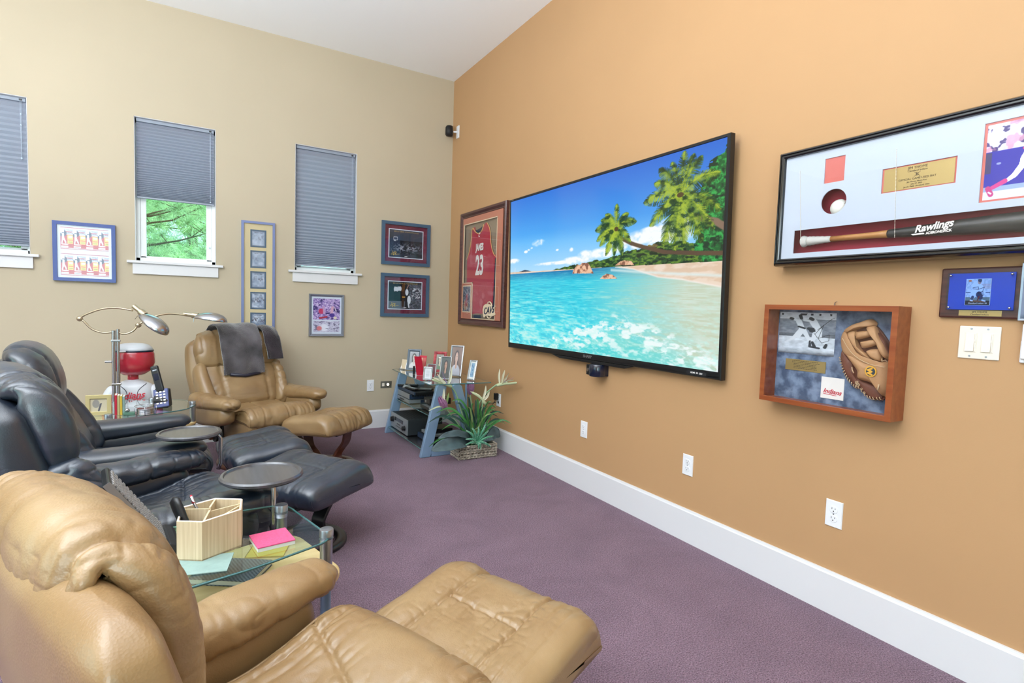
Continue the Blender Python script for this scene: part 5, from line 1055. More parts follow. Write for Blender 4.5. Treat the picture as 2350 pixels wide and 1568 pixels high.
# books on the maple shelf
M['grey_book'] = mat('dark_grid_book_cover', (104, 112, 124), rough=.5); M['yellow_book'] = mat('yellow_book_cover', (220, 186, 70), rough=.5)
def grid_cover():
    m = M['grey_book']; nt = m.node_tree; N = nt.nodes; L = nt.links; c = N.new('ShaderNodeTexChecker'); c.inputs['Scale'].default_value = 160; c.inputs[1].default_value = hexc(122, 130, 140); c.inputs[2].default_value = hexc(70, 78, 92)
    tc = N.new('ShaderNodeTexCoord'); L.new(tc.outputs['Object'], c.inputs[0]); L.new(c.outputs[0], N['Principled BSDF'].inputs['Base Color'])
grid_cover()
def book(name, label, x, y, z, rz, w, d, h, m, group='books and papers on the maple shelf'):
    t = thing(name, label, 'book', (x, y, z), rz, group); MB().box(-w/2+.003, w/2-.003, -d/2+.003, d/2-.003, .002, h-.002).build('pages', 'paper', t)
    MB().box(-w/2, w/2, -d/2, d/2, 0, .002).box(-w/2, w/2, -d/2, d/2, h-.002, h).box(-w/2, -w/2+.002, -d/2, d/2, 0, h).build('cover', m, t); return t
b1 = book('hardcover_book', 'dark patterned book lying open-side out on the maple shelf', -2.25, -3.50, .406, math.radians(-32), .19, .14, .018, 'grey_book')
b2 = book('magazine', 'yellow magazine on the maple shelf behind the pink pad', -2.135, -3.385, .406, math.radians(-20), .12, .09, .005, 'yellow_book'); b2['category'] = 'magazine'
# desk phone tilted in its dock
t = thing('desk_phone', 'black desk phone with rows of silver keys, tilted in its dock', 'phone', (-2.500, -3.515, TT), math.radians(8)); M['key'] = mat('silver_grey_keys', (176, 172, 170), rough=.4, metal=.3)
MB().prism([(-.13, 0), (.075, 0), (.085, .02), (.06, .035), (-.0, .10), (-.045, .175), (-.06, .175)], -.055, .055, 'y').build('dock', 'blackmatte', t, bevel=.004)
P = MB().box(-.12, .12, -.085, .085, -.010, .010).build('key_panel', 'black', t, bevel=.006, seg=3); P.location = (.005, 0, .133); P.rotation_euler = (0, math.radians(57), 0)
MB().box(-.121, .121, -.0875, -.0835, -.006, .0115).build('silver_edge', 'alu', P)
k = MB()
for i in range(14):
    for j in range(9): k.box(-.0042, .0042, -.0042, .0042, .0095, .0145, loc=(-.103+i*.0158, -.064+j*.016, 0))
k = k.build('keypad', 'key', P); k['kind'] = 'stuff'
MB().prism([(.05, 0), (.105, 0), (.112, .02), (.10, .035), (.085, .04), (.05, .03)], -.08, .08, 'y').build('front_lip', 'blackmatte', t, bevel=.006, seg=3)

# ---- far table with the lamp
side_table('glass-topped table beside the far tan recliner, behind the black chairs', [(-2.335, -1.02), (-2.42, -.80), (-2.70, -.70), (-3.05, -.85), (-3.05, -1.42), (-2.75, -1.42), (-2.40, -1.20)], .52, [(-2.365, -1.03), (-2.61, -.80), (-2.95, -.95), (-2.80, -1.34)], .40,
           [(-2.32, -1.02), (-2.42, -.84), (-2.95, -.85), (-2.95, -1.36), (-2.60, -1.34)])
FT = .521
M['gold_frame'] = mat('pale_gold_frame', (222, 206, 150), rough=.4, metal=.4)
t = thing('standing_frame', 'pale gold standing photo frame on the far glass table', 'picture frame', (-2.855, -1.25, FT), math.radians(-8))
MB().ring(.13, .125, [(0, 0), (0, -.012), (.022, -.012), (.022, 0)], 0, .064).build('frame', 'gold_frame', t, bevel=.001); MB().box(-.05, .05, -.004, 0, .02, .108).build('mount', 'mat_beige', t)
pic('photograph', t, -.046, .046, .022, .105, -.0045, 40, 40, lambda U, V: mixc(mixc(full(U, (206, 196, 170)), rgb(90, 90, 100), capsule(U, V, (.5, .1), (.62, .6), .05)), rgb(150, 146, 140), ell(U, V, .35, .6, .2, .3)))
MB().tube([(0, .002, .09), (0, .05, .003)], .004, 6).build('easel_leg', 'gold_frame', t)
for i, (c, nm, lb) in enumerate((('ink_red', 'paperback', 'red paperback upright beside the gold frame'), ('gold_frame', 'paperback', 'cream paperback upright beside the gold frame'), ('yellow_book', 'paperback', 'yellow paperback upright beside the gold frame'), ('sage', 'paperback', 'green paperback upright, last of the small row'))):
    t = thing(nm, lb, 'book', (-2.772+i*.0135, -1.235-.004*i, FT), math.radians(4), 'paperbacks standing beside the gold frame')
    MB().box(-.0055, .0055, -.045, .045, .001, .122-.003*i).build('pages', 'paper', t); MB().box(-.0062, -.005, -.047, .047, 0, .124-.003*i).box(.005, .0062, -.047, .047, 0, .124-.003*i).box(-.0062, .0062, -.047, -.0455, 0, .124-.003*i).build('cover', c, t)
# coasters in a wire caddy
t = thing('coaster_holder', 'wire holder with a stack of steel coasters on the far table', 'coaster holder', (-2.615, -1.315, FT))
for i in range(6): MB().lathe([(.001, 0), (.046, 0), (.048, .002), (.046, .0045), (.001, .0045)], 30, loc=(0, 0, .006+i*.0058)).build('coaster', 'chrome', t, auto=40)
w = MB()
for a in (0, PI/2, PI, 3*PI/2): w.tube([(.02*math.cos(a), .02*math.sin(a), .003), (.054*math.cos(a), .054*math.sin(a), .003), (.056*math.cos(a), .056*math.sin(a), .03), (.056*math.cos(a), .056*math.sin(a), .055)], .0018, 6)
w.tube([(.056*math.cos(a), .056*math.sin(a), .055) for a in np.linspace(0, 2*PI, 33)[:-1]], .0018, 6, closed=True).build('wire_cage', 'chrome', t, smooth=True)
# handset in its blue cradle
M['cradle_blue'] = mat('slate_blue_phone_base', (74, 84, 138), rough=.4)
t = thing('phone_cradle', 'slate blue phone base with its black handset on the far table', 'phone', (-2.535, -1.08, FT), math.radians(6)); t.rotation_euler = (0, 0, math.radians(-12))
B = MB().prism([(-.05, 0), (.05, 0), (.05, .02), (.012, .125), (-.01, .125), (-.05, .05)], -.043, .043, 'x').build('base_unit', 'blackmatte', t, bevel=.006, seg=3)
F_ = MB().box(-.043, .043, -.006, .006, -.062, .062).build('key_face', 'cradle_blue', t, bevel=.005, seg=3); F_.location = (0, -.034, .066); F_.rotation_euler = (math.radians(-20), math.radians(-9), 0)
k = MB()
for i in range(3):
    for j in range(5): k.box(-.0065, .0065, -.009, -.005, -.005, .005, loc=((i-1)*.021, 0, -.036+j*.019))
k.build('keypad', 'ink_white', F_)
H_ = MB().box(-.024, .024, -.012, .012, -.09, .09).build('handset', 'black', t, bevel=.010, seg=3); H_.location = (-.03, .0, .19); H_.rotation_euler = (math.radians(-12), math.radians(-16), 0)
MB().box(-.015, .015, -.0128, -.011, -.01, .035).build('display', 'dark_blue_gloss', H_); MB().box(-.012, .012, -.0135, -.012, .055, .062).build('earpiece', 'alu', H_, bevel=.001)
M['mouse_green'] = mat('green_toy_box', (90, 130, 110), rough=.5)
t = thing('trinket', 'little glass trinket with coloured facets on the far table', 'trinket', (-2.70, -1.30, FT)); MB().box(-.03, .03, -.02, .02, 0, .018).build('tray', 'mouse_green', t, bevel=.003); MB().lathe([(.001, 0), (.011, .003), (.014, .012), (.009, .022), (.001, .025)], 16, loc=(-.01, 0, .018)).build('bead', 'chrome', t, smooth=True)

# ---- chrome two-arm floor lamp
lx, ly = -2.842, -.66
t = thing('floor_lamp', 'chrome floor lamp with two curved arms and oval shades', 'lamp', (lx, ly, 0))
MB().lathe([(.001, 0), (.14, 0), (.145, .006), (.14, .014), (.02, .022), (.001, .022)], 40).build('base', 'chrome', t, auto=40)
MB().cyl((0, 0, .02), (0, 0, 1.01), .0125, 20).cyl((.026, 0, .36), (.026, 0, 1.02), .0105, 20).build('pole', 'chrome', t, auto=40)
MB().box(-.014, .042, -.014, .014, .93, .945).box(-.014, .042, -.014, .014, .62, .635).build('clamp', 'chrome', t, bevel=.003); MB().cyl((-.012, 0, .79), (-.05, 0, .79), .008, 12).build('thumb_screw', 'chrome', t); MB().cyl((.03, 0, .86), (.07, 0, .86), .007, 12).build('thumb_screw', 'chrome', t)
M['warm_metal'] = mat('warm_nickel_tube', (196, 180, 154), rough=.28, metal=.9)
def arm(pts, knob): 
    a = MB().tube([tuple(p) for p in crom(pts, 40)], .0068, 10).build('arm', 'warm_metal', t, smooth=True)
    for kx in knob: MB().lathe([(.001, -.012), (.015, -.010), (.019, 0), (.015, .010), (.001, .012)], 20, rot=(PI/2, 0, 0), loc=kx).build('joint', 'warm_metal', a, smooth=True)
    return a
arm([(0, 0, 1.0), (-.06, .0, .995), (-.12, 0, 1.02), (-.165, 0, 1.075), (-.185, .0, 1.09), (-.15, -.01, 1.12), (-.06, -.03, 1.16), (.03, -.05, 1.17), (.12, -.07, 1.155)], [(-.185, 0, 1.09)])
arm([(.026, 0, 1.0), (.06, .0, .985), (.11, .0, 1.005), (.14, .0, 1.045), (.155, .0, 1.06), (.19, -.0, 1.085), (.26, .0, 1.12), (.34, .02, 1.135), (.44, .03, 1.125)], [(.145, 0, 1.05)])
def shade(loc, yaw, pitch):
    ps_ = [(0.0, .0), (.012, .010), (.03, .022), (.07, .036), (.11, .040), (.15, .034), (.175, .020), (.186, .0)]
    V = []; n = 20; K = crom([(a, b) for a, b in ps_], 22)
    G = np.array([[(x, math.cos(th)*(r_*1.25+.004), math.sin(th)*(r_*.95+.002)) for th in np.linspace(0, PI, n)] for x, r_ in K])
    o = grid_mesh('shade', G, 'chrome', t, closed_u=False, caps=False); sdm = o.modifiers.new('thick', 'SOLIDIFY'); sdm.thickness = .0025; o.location = loc; o.rotation_euler = (0, pitch, yaw); o.scale = (1.3, 1.5, 1.5)
    MB().cyl((-.045, 0, .012), (.004, 0, .012), .011, 14).cyl((0, 0, .012), (.03, 0, .012), .016, 16).build('socket', 'warm_metal', o, auto=40); MB().cyl((.03, 0, .012), (.13, 0, .008), .008, 12).build('bulb', 'white', o, smooth=True)
    MB().tube([(.02, -.03, .002), (.02, -.03, -.02)], .0015, 5).build('shade_screw', 'chrome', o)
shade((.155, -.08, 1.135), math.radians(-30), math.radians(38)); shade((.475, .03, 1.11), math.radians(-15), math.radians(8))

# ---- figurine behind the table (plain stand-in: no face)
M['fig_white'] = mat('glossy_white_resin', (214, 218, 226), rough=.3, coat=.3); M['fig_red'] = mat('glossy_red_resin', (186, 44, 62), rough=.25, coat=.5); M['fig_navy'] = mat('navy_trim_resin', (32, 40, 60), rough=.3)
fx, fy = -2.745, -.50
t = thing('bobblehead_figure', 'large red-headed figurine in a white baseball jersey, standing behind the far table', 'figurine', (fx, fy, 0))
MB().lathe([(.001, 0), (.15, 0), (.155, .01), (.15, .03), (.001, .032)], 40).build('stand', 'fig_navy', t, auto=40)
for s in (1, -1): MB().lathe([(.03, .0), (.042, .02), (.036, .1), (.048, .22), (.001, .25)], 20, loc=(s*.055, 0, .02)).build('leg', 'fig_white', t, smooth=True)
tor = crom([(0, .20, .115, .085), (0, .30, .12, .09), (0, .42, .125, .09), (0, .52, .135, .088), (0, .59, .125, .078), (0, .625, .07, .055), (0, .64, .035, .034)], 30)
th = np.linspace(0, 2*PI, 48, endpoint=False); G = np.array([[(a*np.sign(math.cos(q))*abs(math.cos(q))**.8, b_*math.sin(q), z) for q in th] for _, z, a, b_ in tor]); grid_mesh('jersey_body', G, 'fig_white', t)
for s in (1, -1):
    MB().tube([tuple(q) for q in crom([(s*.10, 0, .575), (s*.135, -.005, .53), (s*.155, -.015, .46), (s*.158, -.02, .42)], 12)], [.035, .044, .047, .046, .045, .044, .043, .042, .041, .041, .04, .040], 20).build('sleeve', 'fig_white', t, smooth=True)
    MB().tube([(s*.157, -.02, .432), (s*.158, -.02, .424)], .0425, 20).build('sleeve_band', 'fig_navy', t, smooth=True)
    MB().tube([tuple(q) for q in crom([(s*.156, -.02, .43), (s*.155, -.04, .36), (s*.12, -.09, .29), (s*.06, -.115, .27)], 12)], .028, 16).build('forearm', 'fig_red', t, smooth=True)
def onbody(x, z, d=.001):
    a = np.interp(z, tor[:, 1], tor[:, 2]); b_ = np.interp(z, tor[:, 1], tor[:, 3]); c = min(1, (abs(x)/a))**1.25; return (x, -b_*math.sqrt(max(0, 1-c*c))-d, z)
MB().tube([onbody(x, z) for x, z in crom([(-.085, .612), (-.04, .57), (-.028, .52), (-.026, .42), (-.026, .24)], 26)], .0022, 6).tube([onbody(x, z) for x, z in crom([(.085, .612), (.04, .57), (.03, .52), (.028, .42), (.028, .24)], 26)], .0022, 6).build('jersey_piping', 'fig_navy', t, smooth=True)
tx = text('Indians', t, -.012, .53, -.0985, .066, 'ink_red', shear=.35, bold=.0012, rot=-.08, sx=.95); MB().prism([(-.035, .490), (.06, .507), (.06, .514), (0, .503)], -.0975, -.0965, 'y').build('underline', 'ink_red', t)
MB().lathe([(.036, .62), (.034, .66), (.036, .70)], 24).build('neck', 'fig_red', t, smooth=True)
hd = MB().lathe([(.001, -.105), (.06, -.10), (.098, -.07), (.115, -.02), (.112, .04), (.10, .08), (.001, .10)], 40).build('head', 'fig_red', t, smooth=True); hd.location = (.005, 0, .785); hd.scale = (1.16, 1.0, 1.08)
MB().lathe([(.1065, .062), (.100, .085), (.08, .104), (.05, .114), (.001, .118)], 40).build('cap', 'fig_white', hd, smooth=True); MB().lathe([(.1085, .058), (.1095, .063), (.1075, .069)], 40).build('cap_band', 'fig_navy', hd, smooth=True)
# ================================================================== MEDIA STAND IN THE CORNER
t = thing('media_stand', 'blue-grey A-frame media stand with glass shelves in the room corner', 'media stand', (-.45, -.72, 0))
def W_(pts, o=(-.45, -.72)): return [(a-o[0], b-o[1]) for a, b in pts]
for y in (-.25, -1.20):
    q = lambda P: [(a+.45, b) for a, b in P]
    MB().prism(q([(-.755, 0), (-.665, 0), (-.535, .585), (-.60, .612), (-.625, .585)]), y+.72-.02, y+.72+.02, 'y').build('front_leg', 'bluemetal', t, bevel=.006, seg=3)
    MB().prism(q([(-.22, 0), (-.31, 0), (-.485, .585), (-.45, .612), (-.395, .585)]), y+.72-.02, y+.72+.02, 'y').build('rear_leg', 'bluemetal', t, bevel=.006, seg=3)
    MB().box(-.21, .14, y+.72-.0195, y+.72+.0195, .001, .045).build('foot_rail', 'bluemetal', t, bevel=.004)
def gshelf(poly, z, name='glass_shelf', th=.008):
    P = rounded(W_(poly), .03); g = MB().prism(P, z-th, z).build(name, 'table_glass', t); MB().tube([(a, b, z-th/2) for a, b in P], th*.52, 6, closed=True).build('glass_rim', 'glass_edge', g, smooth=True)
gshelf([(-.68, -.21), (-.72, -1.30), (-.17, -1.335), (-.14, -.20)], .622, 'glass_top'); gshelf([(-.655, -.275), (-.655, -1.175), (-.33, -1.175), (-.33, -.275)], .335); gshelf([(-.735, -.275), (-.735, -1.175), (-.24, -1.175), (-.24, -.275)], .068)
MB().cyl((.12, -.45, .335), (.12, -.45, .61), .010, 12).cyl((.12, .42, .335), (.12, .42, .61), .010, 12).build('rear_post', 'bluemetal', t)
M['dev_blue'] = mat('dark_blue_black_metal', (34, 52, 76), rough=.4, spec=.5); M['dev_silver'] = mat('grey_metal_case', (150, 156, 160), rough=.35, metal=.5); M['dev_top'] = mat('dark_perforated_top', (30, 36, 40), rough=.55, bump=(300, .6, .002)); M['lcd'] = mat('dim_display', (20, 40, 60), rough=.2)
def device(name, label, x0, x1, y0, y1, z0, z1, mbody, mfront, group='electronics on the media stand', cat='electronics', feet=True):
    d = thing(name, label, cat, ((x0+x1)/2, (y0+y1)/2, z0), 0, group); w, l, h = (x1-x0)/2, (y1-y0)/2, z1-z0
    f = .006 if feet else 0
    MB().box(-w+.006, w, -l, l, f, h).build('case', mbody, d, bevel=.003); MB().box(-w-.004, -w+.006, -l-.001, l+.001, f, h).build('front_panel', mfront, d, bevel=.002)
    if feet:
        for sx in (1, -1):
            for sy in (1, -1): MB().cyl((sx*(w-.03), sy*(l-.03), 0), (sx*(w-.03), sy*(l-.03), f+.001), .012, 12).build('foot', 'black', d)
    return d, w, l, h
d, w, l, h = device('av_receiver', 'grey-fronted stereo receiver with two knobs on the bottom shelf', -.70, -.36, -.74, -.28, .069, .215, 'dev_blue', 'dev_silver', cat='receiver')
d.children[0].data.materials[0] = M['dev_top']
for y, r in ((.165, .024), (-.165, .020)): MB().lathe([(.001, .026), (r*.8, .026), (r, .022), (r, .004), (r*1.25, 0)], 28, rot=(0, -PI/2, 0), loc=(-w-.004, y, .085 if y > 0 else .06)).build('knob', 'black', d, auto=40)
MB().box(-w-.0055, -w-.004, -.12, .12, .085, .118).build('display', 'lcd', d)
for i in range(4): MB().box(-w-.008, -w-.004, .03-i*.022, .042-i*.022, .060, .066).build('button', 'black', d)
for i in range(6): MB().box(-w-.007, -w-.004, .06-i*.028, .070-i*.028, .034, .039).build('button', 'black', d)
g = MB()
for i in range(10): g.box(-w+.03+i*.03, -w+.042+i*.03, -l+.05, l-.05, h, h+.0015)
g.build('vent', 'blackmatte', d)
d, w, l, h = device('disc_player', 'slim silver disc player, lowest of the upper stack', -.64, -.38, -.61, -.22, .336, .374, 'dev_silver', 'dev_silver'); MB().box(-.02, .11, -l-.003, -l+.001, .008, .034).build('side_panel', 'dev_blue', d)
MB().box(-w-.0055, -w-.004, -.06, .06, .014, .028).build('disc_tray', 'black', d)
d, w, l, h = device('cable_box', 'silver-topped cable box in the middle of the upper stack', -.635, -.36, -.60, -.26, .375, .428, 'dev_silver', 'dev_silver'); MB().box(-w+.0, w-.0, -l-.004, -l, .006, h-.002).build('side_panel', 'dev_blue', d)
v = MB()
for i in range(9): v.box(-.115+i*.025, -.100+i*.025, -l-.0055, -l-.004, .028, .042)
v.build('vent', 'black', d)
d, w, l, h = device('media_player', 'flat black player carrying the remotes, top of the stack', -.63, -.33, -.72, -.24, .429, .462, 'black', 'dev_blue')
d, w, l, h = device('network_box', 'small grey box at the right end of the middle shelf', -.60, -.44, -.98, -.80, .336, .368, 'dev_silver', 'black')
d, w, l, h = device('game_console', 'black glossy console beside the grey box', -.56, -.36, -.92, -.78, .369, .43, 'black', 'black'); MB().cyl((-w-.006, .02, .03), (-w-.003, .02, .03), .012, 20).build('power_ring', 'chrome', d)
d, w, l, h = device('black_amplifier', 'low black amplifier on the bottom shelf beside the receiver', -.62, -.33, -1.12, -.80, .069, .12, 'black', 'dev_blue'); d, w, l, h = device('router_case', 'silver box stacked on the low black amplifier', -.60, -.38, -1.08, -.84, .121, .150, 'dev_silver', 'dev_silver')
d, w, l, h = device('router_box', 'black router box above the silver one on the bottom shelf', -.58, -.40, -1.06, -.88, .151, .19, 'black', 'black')
def remote(label, x, y, z, rz, ln=.18):
    r = thing('remote_control', label, 'remote', (x, y, z), rz, 'remote controls'); MB().box(-.024, .024, -ln/2, ln/2, 0, .018).build('remote_shell', 'black', r, bevel=.007, seg=3); k = MB()
    for i in range(3):
        for j in range(8): k.box(-.004, .004, -.0035, .0035, .0175, .0195, loc=((i-1)*.013, -ln*.38+j*ln*.095, 0))
    k.build('keypad', 'grey_button', r); return r
remote('black remote hanging over the edge of the top player', -.60, -.55, .4645, math.radians(12)); remote('black remote farthest left on the top player', -.56, -.34, .4645, math.radians(75), .2); remote('short black remote at the right end of the top player', -.50, -.64, .4645, math.radians(50), .15)
m_ = MB().lathe([(.001, .032), (.025, .028), (.040, .012), (.042, 0), (.001, 0)], 28); m_.v = [np.concatenate(m_.v)*np.array([1, .72, 1])]
r = thing('round_remote_dock', 'small grey dome-shaped gadget on the top player', 'gadget', (-.60, -.42, .463), 0); m_.build('dome', 'dev_silver', r, smooth=True); MB().cyl((0, 0, .028), (0, 0, .035), .012, 16).build('button', 'black', r)

# ---- photo frames standing on the glass top
GT = .6235
def portrait(bg, hair, skin, dress, band=None):
    def f(U, V):
        C = mixc(full(U, bg), np.array(rgb(*bg))*.8, ell(U, V, .5, .5, .6, .6, 1)); C = mixc(C, rgb(*hair), ell(U, V, .5, .64, .22, .24)); C = mixc(C, rgb(*hair), rect(U, V, .30, .7, .35, .62)*.9); C = mixc(C, rgb(*dress), ell(U, V, .5, .05, .45, .32)); C = mixc(C, rgb(*skin), capsule(U, V, (.5, .5), (.5, .3), .08)); C = mixc(C, rgb(*skin), ell(U, V, .5, .62, .14, .19))
        C = mixc(C, np.array(rgb(*skin))*.5, ell(U, V, .45, .65, .025, .012)+ell(U, V, .55, .65, .025, .012)+ell(U, V, .5, .53, .04, .01)); 
        return mixc(C, rgb(*band), capsule(U, V, (.34, .78), (.66, .8), .03)) if band else C
    return f
M['pewter'] = mat('beaded_pewter_frame', (116, 128, 142), rough=.4, metal=.5, bump=(90, .8, .004)); M['floral'] = mat('floral_red_frame', (176, 70, 76), rough=.5, var=(26, .6)); M['red_card'] = mat('bright_red_card', (198, 30, 58), rough=.45); M['silver_bright'] = mat('polished_silver_frame', (206, 208, 212), rough=.25, metal=.7)
def stand_frame(label, x, y, w, h, rz, m, fn, b=.014, lean=16, d=.014):
    t = thing('framed_photo', label, 'picture frame', (x, y, GT), math.radians(rz), 'photo frames on the media stand')
    a = math.radians(lean); rot = (-a, 0, 0)
    def P(o): o.rotation_euler = rot; return o
    P(MB().ring(w, h, [(0, d*.4), (0, -d*.6), (b*.5, -d*.8), (b, -d*.3), (b, d*.4)], 0, h/2+.003).build('frame', m, t, bevel=.0008))
    P(MB().box(-w/2+b*.7, w/2-b*.7, -.0005, d*.3, b*.7+.003, h-b*.7+.003).build('backing', 'blackmatte', t)); P(pic('photograph', t, -w/2+b*.9, w/2-b*.9, b*.9+.003, h-b*.9+.003, -.0012, 60, 80, fn, 'photo'))
    top = (0, math.sin(a)*h*.62+.006, math.cos(a)*h*.62); MB().tube([top, (0, top[1]+h*.25, .003)], .003, 6).build('easel_leg', 'alu', t)
    return t
stand_frame('beaded pewter frame with a portrait of a dark-haired woman, farthest left', -.535, -.40, .135, .205, -38, 'pewter', portrait((186, 190, 196), (52, 48, 48), (196, 184, 176), (206, 206, 206)), b=.022)
stand_frame('red floral frame with a portrait of a woman in a white headband', -.36, -.62, .125, .20, -42, 'floral', portrait((176, 176, 160), (90, 88, 80), (206, 190, 170), (120, 146, 120), (232, 232, 226)), b=.026)
stand_frame('tall polished silver frame, tallest on the stand', -.335, -.93, .125, .285, -44, 'silver_bright', portrait((150, 120, 110), (70, 56, 60), (196, 160, 146), (206, 206, 220)), b=.015)
stand_frame('silver frame with a couple in dark clothes, in front of the tallest frame', -.50, -1.08, .10, .20, -44, 'silver_bright', portrait((84, 92, 90), (40, 36, 36), (170, 130, 110), (60, 62, 60)), b=.010)
stand_frame('small ornate silver frame around a white document', -.655, -1.08, .078, .112, -40, 'silver_bright', lambda U, V: mixc(full(U, (214, 216, 222)), rgb(120, 120, 130), (np.abs((V*9) % 1-.5) < .12)*rect(U, V, .2, .8, .15, .85)), b=.013, lean=12)
stand_frame('small silver frame with burgundy mat behind the ornate one', -.585, -.98, .085, .125, -44, 'silver_bright', portrait((110, 34, 50), (60, 30, 30), (190, 150, 130), (150, 60, 70)), b=.009)
stand_frame('narrow silver frame standing alone at the right end of the glass', -.30, -1.19, .075, .175, -58, 'silver_bright', lambda U, V: mixc(mixc(full(U, (214, 216, 214)), rgb(140, 170, 196), rect(U, V, .2, .8, .1, .9)), rgb(90, 120, 150), np.clip(fbm(U*8, V*14, 0, 3)*4, 0, 1)*rect(U, V, .25, .75, .15, .85)), b=.012)
t = thing('greeting_card', 'open bright red greeting card leaning among the photo frames', 'card', (-.60, -.77, GT), math.radians(-48))
a = MB().box(-.036, .036, -.0012, .0, 0, .185).build('card_front', 'red_card', t); a.rotation_euler = (-.3, 0, 0); MB().box(-.022, -.004, -.002, -.0012, .02, .165).build('cream_panel', 'cream', a); MB().prism([(.0, .02), (.03, .02), (.03, .165), (-.004, .165)], -.0016, -.0012, 'y').build('peach_panel', 'pink', a)
MB().box(-.036, .036, .0, .0012, 0, .185, rot=(.30, 0, 0)).build('card_back', 'red_card', t)
tag(MB().tube([(0, 0, 0), (.0, .0, .07)], .010, 12).tube([(0, 0, .07), (0, 0, .075)], .008, 12).build('lip_balm_tube', 'black'), 'small black tube beside the red card', 'tube').location = (-.62, -.66, GT)
t = thing('plate_stand', 'clear easel with a pale card at the left end of the glass top', 'easel', (-.60, -.30, GT), math.radians(-62)); MB().box(-.03, .03, -.001, .001, .008, .10, rot=(-.25, 0, 0)).build('pale_card', 'cream', t); MB().tube([(-.03, -.03, .004), (-.03, .0, .004), (-.03, .03, .1)], .0022, 6).build('easel_wire', 'chrome', t); MB().tube([(.03, -.03, .004), (.03, .0, .004), (.03, .03, .1)], .0022, 6).build('easel_wire', 'chrome', t); MB().box(-.04, .04, -.012, -.006, .001, .008).build('ledge', 'alu', t)

# ---- power adapter on the outlet
t = wall_item('power_adapter', 'black power adapter plugged into the outlet beside the plant', 'adapter', 'right', 1.155, .462)
MB().box(-.018, .018, -.042, -.0092, -.03, .03).build('adapter_body', 'black', t, bevel=.005, seg=3); MB().tube([tuple(p) for p in crom([(0, -.03, -.03), (-.01, -.05, -.07), (-.03, -.06, -.12), (-.07, -.04, -.2), (-.12, -.03, -.33), (-.16, -.04, -.42)], 26)], .0022, 6).build('cord', 'black', t, smooth=True)
t = wall_item('extension_plug', 'black plug below the power adapter with its cord running off', 'plug', 'right', 1.167, .4105)
MB().lathe([(.001, -.03), (.010, -.028), (.014, -.01), (.013, 0), (.001, 0)], 20, rot=(PI/2, 0, 0), loc=(0, -.0092, 0)).build('plug_body', 'black', t, smooth=True); 
t.children[0].rotation_euler = (0, 0, 0); t.children[0].scale = (1, 1, 1)
MB().tube([tuple(p) for p in crom([(0, -.035, 0), (-.04, -.05, -.012), (-.09, -.04, -.02), (-.2, -.05, -.05)], 20)], .0025, 6).build('cord', 'black', t, smooth=True)

# ================================================================== FLOWER ARRANGEMENT IN A WOVEN BASKET
M['wicker'] = mat('grey_brown_wicker', (184, 172, 158), rough=.75, var=(45, .45)); M['wicker_dark'] = mat('dark_basket_inside', (66, 54, 46), rough=.9)
ox, oy = -.32, -1.26
t = thing('basket', 'low rectangular woven basket on the carpet holding the plants', 'basket', (ox, oy-.065, 0), math.radians(-2))
bw_, bd_, bh_ = .17, .09, .11; MB().box(-bw_+.008, bw_-.008, -bd_+.008, bd_-.008, .002, bh_-.025).build('liner', 'wicker_dark', t)
def weave(name, a, b, out):
    a, b, out = Vector(a), Vector(b), Vector(out); L = (b-a).length; d = (b-a)/L; n = int(L/.0125); V = []; F = []; mb = MB()
    for row in range(5):
        for i in range(n):
            s = (i+.5)/n*L; z = .011+row*.0215; sg = 1 if row % 2 else -1; dx = d*.0078; 
            p0 = a+d*s-dx+Vector((0, 0, z-sg*.0115)); p1 = a+d*s+dx+Vector((0, 0, z+sg*.0115)); pm = (p0+p1)/2+out*.006
            mb.tube([tuple(p0-out*.001), tuple(pm), tuple(p1-out*.001)], [.0028, .0052, .0028], 5)
    mb.tube([tuple(a+Vector((0, 0, bh_))), tuple(b+Vector((0, 0, bh_)))], .006, 8); o = mb.build(name, 'wicker', t, smooth=True); o['kind'] = 'stuff'; return o
weave('woven_side', (-bw_, -bd_, 0), (bw_, -bd_, 0), (0, -1, 0)); weave('woven_side', (bw_, -bd_, 0), (bw_, bd_, 0), (1, 0, 0)); weave('woven_side', (bw_, bd_, 0), (-bw_, bd_, 0), (0, 1, 0)); weave('woven_side', (-bw_, bd_, 0), (-bw_, -bd_, 0), (-1, 0, 0))
M['leaf'] = mat('green_blade_leaf', (62, 122, 62), rough=.45, var=(9, .4)); M['leaf_dark'] = mat('dark_teal_leaf', (40, 72, 64), rough=.45, var=(8, .35)); M['leaf_pale'] = mat('pale_green_leaf', (132, 158, 96), rough=.5, var=(9, .3)); M['leaf_big'] = mat('dusty_dark_broad_leaf', (74, 92, 96), rough=.55, var=(12, .3))
M['stem'] = mat('pale_green_stem', (142, 170, 132), rough=.5); M['petal'] = mat('cream_petal', (226, 222, 196), rough=.5); M['petal_vio'] = mat('violet_petal', (150, 120, 176), rough=.5); M['protea'] = mat('dusty_mauve_petal', (160, 108, 146), rough=.6, var=(60, .3)); M['beak'] = mat('cream_green_spathe', (196, 204, 164), rough=.5); M['aloe'] = mat('mint_green_succulent', (78, 148, 116), rough=.45, var=(20, .2)); M['dot'] = mat('white_dots', (226, 236, 230), rough=.6); M['moss'] = mat('green_moss', (70, 110, 84), rough=.95, bump=(80, 1, .01), var=(60, .4))
F = thing('flower_arrangement', 'artificial bird-of-paradise arrangement with spiky leaves in the corner', 'plant', (ox, oy, 0))
ms = MB(); rr = random.Random(4)
G = np.array([[(-.155+.31*i/24, -.14+.15*j/24, .085+.012*math.sin(i*1.7)*math.sin(j*1.3)+.01*rr.random()) for i in range(25)] for j in range(25)]); mo = grid_mesh('moss', G, 'moss', F, closed_u=False, caps=False); mo['kind'] = 'stuff'
